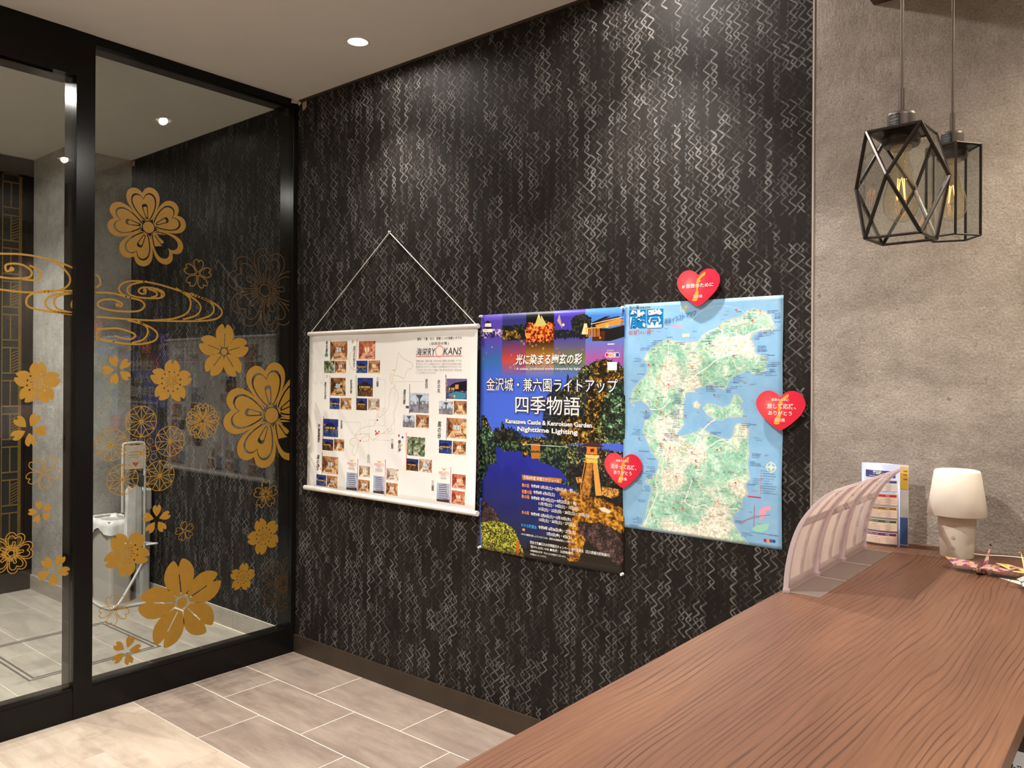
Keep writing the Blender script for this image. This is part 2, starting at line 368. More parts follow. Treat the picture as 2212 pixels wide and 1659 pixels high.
# ------------------------------------------------------------------ glazed partition with gold film
YG0, YG1 = -1.090, -.030           # right pane;   left pane from YD0 to YD1
YD0, YD1, YD2 = -2.55, -1.172, -2.60
win = empty('window_1', (0, 0, 0), kind='structure'); door = empty('door_1', (0, -1.17, 0), kind='structure')
D = -.125
def member(nm, b, p, loc=(0, 0, 0)):
    b = (b[0] - loc[0], b[1] - loc[0], b[2] - loc[1], b[3] - loc[1], b[4] - loc[2], b[5] - loc[2])
    return box(nm, b, BLACK, p, .0015)
member('sill_rail', (D, 0, YG0, 0, 0, .128), win)
member('glazing_bead', (-.016, -.004, YG0, YG1 - .002, .128, .140), win)
member('head_rail', (D, 0, YG0, 0, 3.034, HC), win)
member('corner_post', (D, 0, -.030, 0, .128, 3.034), win)
member('mullion', (D, .002, -1.171, YG0, 0, HC), win)
dl = (0, -1.17, 0)
member('sill_rail', (D, 0, YD0, -1.171, 0, .128), door, dl)
member('glazing_bead', (-.016, -.004, YD0, YD1 - .002, .128, .140), door, dl)
member('header_box', (D - .02, .004, YD2, -1.171, 2.872, HC), door, dl)
member('sensor_strip', (D + .01, -.02, YD0 + .3, -1.26, 2.862, 2.872), door, dl)
member('mullion', (D, .002, YD2, YD0, 0, 2.872), door, dl)
st(box('wall_left', (-.10, 0, Y0, YD2, 0, HC), PLAST))
pane = MB().box(-.027, -.020, YG0, YG1, .128, 3.034).build('pane', GLASS, win)
pane2 = MB().box(-.027, -.020, YD0 + 1.17, YD1 + 1.17, .128, 2.872).build('pane', GLASS, door)

def stroke(pts, wd, closed=False):
    P = [Vector((p[0], p[1])) for p in pts]; n = len(P); Lf = []; Rt = []
    for i in range(n):
        a = P[(i - 1) % n] if closed or i > 0 else P[i]; b = P[(i + 1) % n] if closed or i < n - 1 else P[i]
        d = (b - a); d = d.normalized() if d.length > 1e-9 else Vector((1, 0)); nrm = Vector((-d.y, d.x)) * wd / 2
        Lf.append(P[i] + nrm); Rt.append(P[i] - nrm)
    return [[tuple(Lf[i]), tuple(Lf[(i + 1) % n]), tuple(Rt[(i + 1) % n]), tuple(Rt[i])] for i in range(n if closed else n - 1)]
def fill(loops):
    tri = tessellate_polygon([[Vector((p[0], p[1], 0)) for p in l] for l in loops]); fl = [tuple(p[:2]) for l in loops for p in l]
    return [[fl[i] for i in t] for t in tri]
def disc(cx, cy, r, n=20): return [(cx + r * math.cos(2 * math.pi * i / n), cy + r * math.sin(2 * math.pi * i / n)) for i in range(n)]
def rot(pts, a): c, s = math.cos(a), math.sin(a); return [(p[0] * c - p[1] * s, p[0] * s + p[1] * c) for p in pts]
def sym(half, n=5):
    """half outline from the notch (x=0) round to the base; mirrored and smoothed on each side of the notch"""
    h = [tuple(p) for p in crom(half, n)]; return h + [(-x, y) for x, y in reversed(h) if x > 1e-6]
def scl(pts, k, cy): return [(x * k, cy + (y - cy) * k) for x, y in pts]
HEART_O = sym([(0, .86), (.09, .955), (.21, .99), (.35, .93), (.425, .77), (.385, .57), (.25, .34), (.125, .185)])
HEART_I = sym([(0, .70), (.055, .78), (.15, .83), (.255, .79), (.305, .66), (.255, .47), (.14, .28), (.055, .185)])
LOOP = sym([(0, .56), (.045, .545), (.062, .50), (.045, .36), (.018, .20)])
NOTCH = sym([(0, .82), (.10, 1.0), (.27, .88), (.355, .66), (.30, .40), (.13, .20), (.03, .10)], 4)
SMALLP = sym([(0, .80), (.12, .98), (.26, .86), (.285, .66), (.20, .45), (.03, .22)], 4)
def d_heart(a0):
    F = []
    for k in range(5):
        a = math.radians(a0 + 72 * k - 90); R = lambda p: rot(p, a)
        F += fill([R(HEART_O), R(scl(HEART_I, 1.06, .5))]); F += fill([R(scl(HEART_I, .94, .5)), R(scl(LOOP, 1.16, .4))]); F += fill([R(scl(LOOP, .74, .4))])
    return F + fill([disc(0, 0, .145)])
def d_heartline(a0, w=.026):
    F = []
    for k in range(5):
        a = math.radians(a0 + 72 * k - 90)
        for q in (HEART_O, HEART_I): F += stroke(rot(q, a), w, False)
        F += stroke(rot(LOOP, a), w)
        for da in (-.28, .28): F += stroke(rot([(0, .17), (0, .42)], a + da), w)
    return F + stroke(disc(0, 0, .15), w * 1.6, True)
def d_cherry(a0):
    F = []
    for k in range(5):
        a = math.radians(a0 + 72 * k - 90); cut = [(-.013, .20), (.013, .20), (.013, .66), (-.013, .66)]
        F += fill([rot([p for p in NOTCH if math.hypot(*p) > .175] , a), rot(cut, a)])
    return F + fill([disc(0, 0, .125)])
def d_stamen(a0, holes=True):
    half = [(0, .82), (.10, 1.0), (.27, .88), (.37, .66), (.33, .455)]
    h = [tuple(p) for p in crom(half, 4)]; pet = [(-x, y) for x, y in reversed(h)][:-1] + h[:-1]; out = []
    for k in range(5): out += rot(pet, math.radians(a0 - 72 * k - 90))
    hs = []
    for i in range(12):
        a = 2 * math.pi * i / 12 + .2; hs.append(list(reversed(disc(.45 * math.cos(a), .45 * math.sin(a), .043, 8))))
        hs.append(rot([(.07, -.006), (.34 if i % 2 else .26, -.011), (.34 if i % 2 else .26, .011), (.07, .006)], a + .1))
    return fill([out] + hs)
def d_petals(a0): 
    F = []
    for k in range(5): F += fill([rot(SMALLP, math.radians(a0 + 72 * k - 90))])
    return F
def d_petline(a0, w=.04, st_=False, dbl=False):
    F = []; P = sym([(0, .80), (.13, .97), (.30, .86), (.33, .62), (.22, .38), (.02, .12)], 4)
    for k in range(5):
        a = math.radians(a0 + 72 * k - 90); F += stroke(rot(P, a), w, True)
        if dbl: F += stroke(rot(scl(P, .66, .4), a), w, True); F += stroke(rot(scl(P, .8, .9), a + .63), w)
        if st_ or dbl:
            for da in (-.2, .0, .2): F += stroke(rot([(0, .1), (0, .48)], a + da), w * .7); F += fill([rot(disc(0, .52, .035, 6), a + da)])
    if dbl: F += stroke(disc(0, 0, .14), w, True)
    return F
def d_hemp(a0, w=.04):
    F = stroke(disc(0, 0, .97, 36), w, True); pt = lambda r, d: (r * math.cos(math.radians(d + a0)), r * math.sin(math.radians(d + a0)))
    for k in range(6):
        F += stroke([(0, 0), pt(.97, 60 * k)], w); F += stroke([(0, 0), pt(.56, 60 * k + 30)], w); F += stroke([pt(.56, 60 * k + 30), pt(.97, 60 * k + 30)], w)
        F += stroke([pt(.97, 60 * k), pt(.56, 60 * k + 30), pt(.97, 60 * k + 60)], w)
    return F
def d_wheel(a0, w=.07):
    F = stroke(disc(0, 0, .95, 32), w, True) + fill([disc(0, 0, .15)])
    for k in range(12): F += stroke([(0, 0), (.95 * math.cos(k * math.pi / 6), .95 * math.sin(k * math.pi / 6))], w)
    for k in range(5):
        a = math.radians(a0 + 72 * k); F += stroke([(1.65 * math.cos(a) + .42 * math.cos(2 * math.pi * i / 5 + a), 1.65 * math.sin(a) + .42 * math.sin(2 * math.pi * i / 5 + a)) for i in range(5)], w * .8, True)
        b = a + math.radians(36); n = (-math.sin(b), math.cos(b))
        F += stroke([(1.2 * math.cos(b) + .3 * n[0] * s + .75 * u * math.cos(b), 1.2 * math.sin(b) + .3 * n[1] * s + .75 * u * math.sin(b)) for s, u in ((-1, 0), (-1, 1), (1, 1), (1, 0))], w * .8, True)
    return F
def clip(poly, lo, hi):
    for lim, sg in ((lo, 1), (hi, -1)):
        out = []
        for i in range(len(poly)):
            a, b = poly[i], poly[(i + 1) % len(poly)]; ia, ib = sg * (a[0] - lim) >= 0, sg * (b[0] - lim) >= 0
            if ia: out.append(a)
            if ia != ib: t = (lim - a[0]) / (b[0] - a[0]); out.append((lim, a[1] + t * (b[1] - a[1])))
        poly = out
        if len(poly) < 3: return None
    return poly
def film(name, F, cy, cz, R, left=False, mat=GOLD, x=-.0199, label=None):
    lo, hi = (YD0 + .004, YD1 - .004) if left else (YG0 + .003, YG1 - .002); m = MB(); oy = 1.17 if left else 0
    for n_, q in enumerate(F):
        q = clip([(cy + p[0] * R, cz + p[1] * R) for p in q], lo, hi)
        if q: m.add([(x + (n_ % 5) * 2e-5, p[0] + oy, p[1]) for p in q], [list(range(len(q)))])
    return m.build(name, mat, pane2 if left else pane, label=label)
big = 'large gold heart-petal blossom'
film('blossom_decal', d_heart(101), -.833, 2.248, .190, label=big + ' near the top of the pane')
film('blossom_decal', d_heart(100), -.147, 1.323, .285, label='largest gold blossom, cut off by the corner post')
film('blossom_outline_decal', d_heartline(80, .022), -.189, 2.002, .222, mat=GOLDD, x=-.0275, label='dull gold blossom drawn in outline')
film('blossom_outline_decal', d_heartline(60, .03), -.06, .383, .146, mat=GOLDD, x=-.0275)
film('blossom_outline_decal', d_heartline(75, .045), -1.414, .782, .086, True)
film('cherry_blossom_decal', d_cherry(88), -.433, 1.662, .143, label='gold cherry blossom with slit petals')
film('cherry_blossom_decal', d_cherry(96), -.654, .408, .219, label='large gold cherry blossom low on the pane')
for y, z, R, a, l in ((-1.315, 1.501, .094, 88, 1), (-.716, 1.508, .107, 86, 0), (-.925, .700, .109, 52, 0), (-.191, .670, .100, 110, 0), (-.319, .471, .075, 80, 0)):
    film('stamen_blossom_decal', d_stamen(a), y, z, R, bool(l), label='gold blossom with cut-out stamen dots')
for y, z, R, a, l in ((-1.349, 1.303, .074, 62, 1), (-.977, 1.563, .070, 110, 0), (-1.301, .942, .050, 100, 1), (-1.247, .681, .070, 55, 1), (-.786, .840, .072, 88, 0), (-.927, .241, .071, 68, 0)):
    film('petal_decal', d_petals(a), y, z, R, bool(l), label='small gold blossom of five loose petals')
for y, z, R, a, l, kw in ((-1.288, 1.114, .074, 60, 1, {}), (-.581, 2.05, .075, 85, 0, {}), (-.642, .763, .049, 100, 0, {}), (-.981, .447, .073, 110, 0, {}), (-.181, .894, .075, 90, 0, dict(st_=True)), (-.549, 1.306, .092, 90, 0, dict(dbl=True))):
    film('petal_outline_decal', d_petline(a, .045, **kw), y, z, R, bool(l), label='small blossom in fine gold outline')
for y, z, R in ((-.863, 1.317, .076), (-.721, 1.215, .076), (-1.002, 1.215, .076), (-.771, 1.051, .075), (-.949, 1.049, .075)):
    film('hemp_roundel_decal', d_hemp(90), y, z, R, label='gold roundel with six-pointed star lattice')
film('wheel_decal', d_wheel(50), -.862, 1.169, .040, label='small gold spoked wheel ringed by pentagons')
SW_L = [[(-1.60, 2.035), (-1.462, 2.045), (-1.379, 2.052), (-1.293, 2.047), (-1.221, 2.032), (-1.172, 2.016)], [(-1.275, 2.049), (-1.221, 2.016), (-1.187, 1.974), (-1.196, 1.934), (-1.245, 1.907), (-1.35, 1.892), (-1.461, 1.895), (-1.7, 1.91)],
 [(-1.42, 1.982), (-1.437, 1.974), (-1.44, 1.999), (-1.412, 2.009), (-1.373, 2.006), (-1.342, 1.984), (-1.35, 1.958), (-1.401, 1.947), (-1.461, 1.947), (-1.62, 1.96)], [(-1.35, 2.008), (-1.316, 1.993), (-1.304, 1.969), (-1.327, 1.947), (-1.378, 1.946)],
 [(-1.172, 1.914), (-1.292, 1.903), (-1.344, 1.883), (-1.361, 1.857), (-1.349, 1.829), (-1.274, 1.815), (-1.173, 1.809)], [(-1.172, 1.904), (-1.233, 1.896), (-1.274, 1.876), (-1.286, 1.85), (-1.262, 1.822), (-1.173, 1.812)],
 [(-1.172, 1.904), (-1.214, 1.894), (-1.244, 1.878), (-1.25, 1.852), (-1.232, 1.828), (-1.173, 1.815)], [(-1.173, 1.871), (-1.179, 1.851), (-1.173, 1.835)]]
SW_R = [[(-1.088, 2.001), (-1.062, 1.987), (-1.056, 1.954), (-1.088, 1.928)], [(-1.088, 1.914), (-1.006, 1.918), (-.925, 1.904), (-.869, 1.894), (-.851, 1.871), (-.876, 1.845), (-.945, 1.837), (-1.012, 1.839), (-1.058, 1.85), (-1.065, 1.869), (-1.038, 1.885), (-.992, 1.888), (-.958, 1.874), (-.962, 1.86), (-.979, 1.862)],
 [(-.911, 1.902), (-.952, 1.915), (-.971, 1.938), (-.959, 1.963), (-.925, 1.98), (-.863, 1.986), (-.77, 1.977), (-.65, 1.951), (-.54, 1.927), (-.467, 1.895), (-.447, 1.859), (-.491, 1.826), (-.618, 1.81), (-.84, 1.802), (-1.088, 1.804)],
 [(-.695, 1.969), (-.627, 1.928), (-.619, 1.884), (-.642, 1.846), (-.709, 1.817), (-.805, 1.804)], [(-.665, 1.957), (-.588, 1.916), (-.564, 1.881), (-.587, 1.842), (-.657, 1.816)], [(-.619, 1.95), (-.516, 1.914), (-.492, 1.878), (-.516, 1.843), (-.595, 1.814)],
 [(-.841, 1.988), (-.911, 1.967), (-.932, 1.941), (-.918, 1.918), (-.869, 1.908), (-.784, 1.912), (-.755, 1.928), (-.766, 1.949), (-.813, 1.959), (-.862, 1.956), (-.88, 1.939), (-.866, 1.927), (-.845, 1.931), (-.852, 1.941)], [(-.834, 1.953), (-.798, 1.942), (-.791, 1.925), (-.82, 1.912)], [(-.809, 1.956), (-.769, 1.941), (-.769, 1.92)],
 [(-1.088, 1.751), (-1.057, 1.749), (-.978, 1.756), (-.917, 1.742), (-.893, 1.726), (-.917, 1.708), (-.964, 1.713), (-.991, 1.722)], [(-.883, 1.796), (-.84, 1.77), (-.836, 1.735), (-.861, 1.706), (-.91, 1.691)], [(-.931, 1.797), (-.84, 1.777), (-.79, 1.745), (-.797, 1.709), (-.854, 1.689), (-.937, 1.686), (-1.088, 1.704)], [(-1.057, 1.749), (-1.073, 1.725), (-1.057, 1.705), (-.991, 1.695)]]
for SWS, l in ((SW_L, True), (SW_R, False)):
    F = []
    for q in SWS: F += stroke(crom(q, 7), .0085)
    for q in ([SWS[2][0]] if l else [SWS[1][-1], SWS[6][-1]]): F += fill([disc(q[0] + .003, q[1] + .003, .010, 12)])
    film('swirl_decal', F, 0, 0, 1, l, label='gold curling water lines on the glass')

# ------------------------------------------------------------------ entrance screen at the far side of the vestibule
ent = empty('door_2', (-2.58, -.43, 0), kind='structure')
NIGHTG = simple('night_glass', (.012, .014, .015), .12, 0, .05); LATT = simple('lattice_gold', (.19, .115, .022), .5, .2, .08)
yy = lambda y: y + .43
MB().box(-.03, .05, yy(-.485), yy(-.425), 0, HC - .01).box(-.03, .05, yy(-2.6), yy(-.485), 2.96, HC - .01).box(-.03, .05, yy(-2.6), yy(-.485), 0, .28).build('frame', BLACK, ent)
MB().box(-.02, -.012, yy(-2.6), yy(-.485), .28, 2.96).build('pane', NIGHTG, ent)
lt = MB(); xA, xB = -.012, -.008
yb = -.500
while yb > -2.5:
    lt.box(xA, xB, yy(yb - .020), yy(yb), .29, 2.95); a, b_ = yb - .020, yb - .120
    z = .31; k = 0
    while z < 2.9:
        lt.box(xA, xB, yy(b_), yy(a), z, z + .010); lt.box(xA, xB, yy(b_), yy(a), z + .055, z + .065); mid = (a + b_) / 2
        lt.box(xA, xB, yy(mid - .004), yy(mid + .004), z + .065, z + .235)
        if k % 2:
            for j in range(7):
                zz = z + .08 + j * .021; lt.add([(xB, yy(a), zz + .012), (xB, yy(a), zz + .02), (xB, yy(mid + .006), zz - .003), (xB, yy(mid + .006), zz - .011)], [(0, 1, 2, 3)])
        z += .235; k += 1
    lt.box(xA, xB, yy(b_ - .006), yy(b_), .29, 2.95); yb = b_ - .03
lt.build('lattice', LATT, ent, kind='stuff')
# small corner brackets
CARD = simple('card_stock', (.42, .30, .25), .7, 0, .05); TAPE = simple('masking_tape', (.62, .56, .46), .6, 0, .04)
t = MB().prism([[(.040, 3.055), (.078, 3.059), (.079, 3.030), (.064, 3.014), (.044, 3.012)]], lambda p, t: (p[0], -.002 - t, p[1]), .0012)
tag(t.build('card_tag', CARD), 'small brown card tag stuck high in the corner of the patterned wall', 'tag')
t = MB().add([(.003, -.004, 3.056), (.003, -.05, 3.050), (.003, -.045, 3.0745), (.003, -.008, 3.0745), (.03, -.006, 3.0745), (.034, -.006, 3.05), (.014, -.006, 3.043)], [(0, 1, 2, 3), (3, 4, 5, 6)])
so = t.build('tape_scrap', TAPE); so.modifiers.new('s', 'SOLIDIFY').thickness = .001
tag(so, 'torn piece of cream tape folded at the ceiling above the corner post', 'tape')
tag(MB().box(-1.985 + .002, -1.980, -.052, -.006, 3.028, 3.070).build('corner_card', CARD), 'square brown card at the ceiling corner on the grey wall of the vestibule', 'tag')
tag(MB().box(-1.974, -1.935, -.005, -.001, 3.028, 3.066).build('corner_card', CARD), 'square brown card at the ceiling corner on the patterned wall of the vestibule', 'tag')

# ------------------------------------------------------------------ recessed ceiling lights
REFL = simple('reflector_cup', (.75, .66, .56), .35, .3, .02); RING = simple('trim_ring', (.55, .50, .44), .5, 0, .02); LED = emis('led_lens', (1, .92, .80), 45)
names = {0: 'recessed ceiling light nearest the corner of the patterned wall and the glass', 1: 'recessed ceiling light in front of the map and posters', 8: 'recessed ceiling light in the vestibule nearest the glass', 9: 'recessed ceiling light in the vestibule by the lattice door'}
proto = None
for i, (x, y, p, sz, c) in enumerate(DOWN):
    if proto is None:
        r_ = empty('downlight', (x, y, HC)); proto = r_
        MB().lathe([(RH - .001, .002), (RH - .001, -.0015), (RH + .007, -.0025), (RH + .009, 0)], 36, cap0=False, cap1=False).build('ring', RING, r_)
        MB().lathe([(RH - .001, .0), (RH - .006, .03), (.026, .055), (.026, .07)], 36, cap0=False, cap1=False).build('reflector', REFL, r_)
        MB().lathe([(.0255, .052), (.018, .049), (.0, .048)], 24, cap0=False, cap1=False).build('lens', LED, r_)
    else:
        r_ = proto.copy(); COL.objects.link(r_); r_.location = (x, y, HC)
        for ch in list(proto.children): q = ch.copy(); COL.objects.link(q); q.parent = r_
    pos = names.get(i) or ('unseen recessed ceiling light added as room fill behind the camera above the %s' % ['pale tiles', 'counter front', 'pale tiles farther back', 'open floor farther back', 'staff side', 'staff side farther back'][i - 2])
    tag(r_, pos, 'ceiling light', 'recessed ceiling lights')
# shallow dark timber canopy over the counter
DKW = simple('dark_timber', (.045, .022, .012), .5, 0, .2, 12)
cp = tag(empty('canopy', (3.034, 0, 2.725)), 'dark timber canopy hung from the ceiling over the counter', 'canopy')
MB().box(0, .62, -3.2, -.001, 0, .020).build('underside_board', DKW, cp)
MB().box(0, .020, -3.2, -.001, .020, HC - 2.726).box(.60, .62, -3.2, -.001, .020, HC - 2.726).box(.02, .6, -3.2, -3.18, .02, HC - 2.726).build('side_board', DKW, cp)
sf = tag(empty('spotlight', CANOPY_SPOT), 'small black ceiling spotlight behind the counter near the cement wall', 'spotlight')
MB().lathe([(.028, .002), (.030, .03), (.030, .09), (.012, .10)], 24).build('housing', BLACK, sf); MB().lathe([(.006, .10), (.006, HC - 2.701)], 12).build('stem', BLACK, sf)
sf2 = copy_tree(sf); sf2.location = STAFF_FILL; tag(sf2, 'unseen black ceiling spotlight behind the counter nearer the camera, added to brighten counter and lamp', 'spotlight', 'spotlights behind the counter'); sf['group'] = 'spotlights behind the counter'
# ------------------------------------------------------------------ printed matter: pictures are painted into arrays here
class Cv:
    def __init__(s, x0, x1, z0, z1, ppm, col):
        s.b = (x0, x1, z0, z1); s.w = int((x1 - x0) * ppm); s.h = int((z1 - z0) * ppm); s.ppm = ppm
        s.a = np.zeros((s.h, s.w, 3), np.float32) + np.array(col, np.float32)
        s.X, s.Z = np.meshgrid(x0 + (np.arange(s.w) + .5) / ppm, z0 + (np.arange(s.h) + .5) / ppm); s.U = (s.X - x0) / (x1 - x0); s.V = (z1 - s.Z) / (z1 - z0)
    def win(s, pts, pad=0):
        xs = [p[0] for p in pts]; zs = [p[1] for p in pts]; x0, x1, z0, z1 = s.b
        i0 = max(0, int((min(xs) - pad - x0) * s.ppm)); i1 = min(s.w, int((max(xs) + pad - x0) * s.ppm) + 2); j0 = max(0, int((min(zs) - pad - z0) * s.ppm)); j1 = min(s.h, int((max(zs) + pad - z0) * s.ppm) + 2)
        return slice(j0, max(j1, j0)), slice(i0, max(i1, i0))
    def mask(s, pts, rag=None):
        sl = s.win(pts, .02 if rag is not None else 0); X = s.X[sl]; Z = s.Z[sl]
        if rag is not None: X = X + rag[sl]; Z = Z + rag[sl][::-1, ::-1]
        m = np.zeros(X.shape, bool); n = len(pts)
        for i in range(n):
            (xa, za), (xb, zb) = pts[i], pts[(i + 1) % n]
            if za == zb: continue
            m ^= ((Z < za) != (Z < zb)) & (X < (xb - xa) * (Z - za) / (zb - za) + xa)
        return sl, m
    def poly(s, pts, col, a=1.0, rag=None):
        sl, m = s.mask(pts, rag); c = col[sl] if isinstance(col, np.ndarray) and col.ndim == 3 else np.array(col, np.float32)
        k = (m * a)[..., None]; s.a[sl] = s.a[sl] * (1 - k) + c * k
    def rect(s, x0, x1, z0, z1, col, a=1.0): s.poly([(x0, z0), (x1, z0), (x1, z1), (x0, z1)], col, a)
    def disc(s, x, z, r, col, a=1.0): s.poly([(x + r * math.cos(t * .39), z + r * math.sin(t * .39)) for t in range(16)], col, a)
    def line(s, pts, wd, col, a=1.0):
        for i in range(len(pts) - 1):
            A = Vector(pts[i]); B = Vector(pts[i + 1]); d = B - A
            if d.length < 1e-6: continue
            d.normalize(); n = Vector((-d.y, d.x)) * wd / 2; e = d * wd * .4; s.poly([tuple(A - e + n), tuple(B + e + n), tuple(B + e - n), tuple(A - e - n)], col, a)
    def noise(s, cell, seed, octv=3):
        r = np.random.RandomState(seed); out = np.zeros((s.h, s.w), np.float32); amp = 1; tot = 0; c = cell * s.ppm
        for o in range(octv):
            gh, gw = int(s.h / c) + 3, int(s.w / c) + 3; g = r.rand(gh, gw).astype(np.float32); y = np.arange(s.h) / c; x = np.arange(s.w) / c
            yi = y.astype(int); xi = x.astype(int); fy = (y - yi)[:, None]; fx = (x - xi)[None]; fy = fy * fy * (3 - 2 * fy); fx = fx * fx * (3 - 2 * fx)
            q = lambda a, b: g[yi + a][:, xi + b]
            out += amp * ((q(0, 0) * (1 - fx) + q(0, 1) * fx) * (1 - fy) + (q(1, 0) * (1 - fx) + q(1, 1) * fx) * fy); tot += amp; amp *= .62; c = max(1, c / 2)
        return out / tot
    def pal(s, n, stops, contrast=1.0):
        n = np.clip((n - .5) * contrast + .5, 0, 1); ps = [p for p, _ in stops]; return np.stack([np.interp(n, ps, [c[i] for _, c in stops]) for i in range(3)], -1).astype(np.float32)
    def image(s, name):
        im = bpy.data.images.new(name, s.w, s.h, alpha=False); px = np.ones((s.h, s.w, 4), np.float32); px[..., :3] = np.clip(s.a, 0, 1); im.pixels.foreach_set(px.ravel()); im.update(); im.pack(); return im
def sheet(name, cv, mat, fn, parent, nx=24, nz=36, thick=.0008):
    x0, x1, z0, z1 = cv; vs = []; uv = []
    for j in range(nz + 1):
        for i in range(nx + 1):
            u, v = i / nx, j / nz; x = x0 + (x1 - x0) * u; z = z0 + (z1 - z0) * v; vs.append((x, -fn(u, v), z)); uv.append((u, v))
    fs = [(j * (nx + 1) + i, j * (nx + 1) + i + 1, (j + 1) * (nx + 1) + i + 1, (j + 1) * (nx + 1) + i) for j in range(nz) for i in range(nx)]
    m = MB().add(vs, fs, True); o = m.build(name, mat, parent); l = o.data.uv_layers.new(name='UVMap')
    for lp in o.data.loops: l.data[lp.index].uv = uv[lp.vertex_index]
    sd = o.modifiers.new('s', 'SOLIDIFY'); sd.thickness = thick; sd.offset = -1
    return o
FONTC = {}
def glyphs(txt, bold=0.0, shear=0.0, spacing=1.0):
    key = (txt, bold, shear)
    if key not in FONTC:
        c = bpy.data.curves.new('t', 'FONT'); c.body = txt; c.size = 1; c.resolution_u = 2; c.offset = bold; c.shear = shear; c.align_x = 'CENTER' if '\n' in txt else 'LEFT'; c.space_line = .92
        o = bpy.data.objects.new('t', c); COL.objects.link(o); bpy.context.view_layer.update()
        me = bpy.data.meshes.new_from_object(o.evaluated_get(bpy.context.evaluated_depsgraph_get())); vs = [(v.co.x, v.co.y) for v in me.vertices]; fs = [tuple(p.vertices) for p in me.polygons]
        bpy.data.objects.remove(o); bpy.data.curves.remove(c); bpy.data.meshes.remove(me); FONTC[key] = (vs, fs)
    return FONTC[key]
def put(m, txt, x0, x1, z0, z1, P, bold=0.0, shear=0.0):
    vs, fs = glyphs(txt, bold, shear)
    if not vs: return
    a, b = min(v[0] for v in vs), max(v[0] for v in vs); c, d = min(v[1] for v in vs), max(v[1] for v in vs)
    m.add([P(x0 + (v[0] - a) / (b - a) * (x1 - x0), z0 + (v[1] - c) / (d - c) * (z1 - z0)) for v in vs], fs)
def texts(rows, name, mat, parent, off, bold=0.0, shear=0.0, grow=0.0):
    m = MB()
    for (t, x0, x1, zc, h) in rows: put(m, t, x0 - grow, x1 + grow, zc - h / 2 - grow, zc + h / 2 + grow, lambda x, z: (x, -off(x, z) if callable(off) else -off, z), bold, shear)
    return m.build(name, mat, parent, kind='stuff')
INKW = simple('white_ink', (.80, .78, .74), .45, 0, .01); INKD = simple('dark_ink', (.03, .028, .03), .5, 0, .05); INKB = simple('blue_ink', (.06, .22, .50), .5, 0, .05)
INKR = simple('red_ink', (.62, .06, .06), .5, 0, .05); INKO = simple('orange_ink', (.80, .30, .06), .5, 0, .05); INKS = simple('sky_ink', (.03, .32, .75), .5, 0, .05); INKG = simple('grey_ink', (.30, .28, .29), .5, 0, .05); INKRO = simple('rose_ink', (.72, .25, .27), .5, 0, .05)
INKSH = simple('shadow_ink', (.025, .02, .07), .5, 0, .05)
NIGHT_TXT=[('光に染まる幽玄の彩', 1.581, 1.93, 1.616, .046),('A subtle, profound world revealed by light', 1.587, 1.922, 1.575, .012),('金沢城・兼六園ライトアップ', 1.414, 2.097, 1.508, .058),('四季物語', 1.582, 1.921, 1.423, .078),('Kanazawa Castle & Kenrokuen Garden', 1.528, 1.979, 1.349, .02),('Nighttime Lighting', 1.595, 1.91, 1.315, .027),('令和8年 5月2日(土)〜5月5日(火・祝)', 1.672, 1.89, 1.078, .017),('令和8年 6月6日(土)', 1.684, 1.798, 1.053, .018),('令和8年 9月19日(土)〜9月22日(火・祝)', 1.672, 1.907, 1.028, .018),('11月7日(土)・14日(土)・15日(日)', 1.714, 1.918, 1.008, .017),('21日(土)・22日(日)・28日(土)・29日(日)', 1.713, 1.969, .986, .017),('令和9年 2月6日(土)〜2月10日(水)', 1.672, 1.88, .96, .017),('13日(土)・20日(土)・27日(土)', 1.718, 1.905, .941, .017),('令和8年 6月26日(金)・27日(土)', 1.715, 1.905, .909, .018),('7月3日(金)・4日(土)', 1.759, 1.887, .887, .017),('※ホタル観賞を楽しんでいただくため、照明は必要最低限としております。', 1.623, 1.904, .869, .009),('問合せ先■石川の四季観光キャンペーン実行委員会（石川県観光戦略課内）', 1.673, 2.067, .841, .014),('☎076 (225) 1542 ■後援：北國新聞社', 1.674, 1.896, .823, .013),('※開催期間は変更・中止となる場合がございます。', 1.674, 1.861, .806, .009),('※写真はイメージです。', 1.674, 1.762, .791, .008),('令和8年度 年間スケジュール', 1.631, 1.822, 1.112, .016)]
NIGHT_ORANGE=[('春の段', 1.622, 1.663, 1.078, .017),('初夏の段', 1.622, 1.677, 1.051, .017),('秋の段', 1.621, 1.664, 1.03, .017),('冬の段', 1.623, 1.664, .962, .016)]
NIGHT_BLUE=[('ホタル観賞会', 1.621, 1.707, .907, .016)]
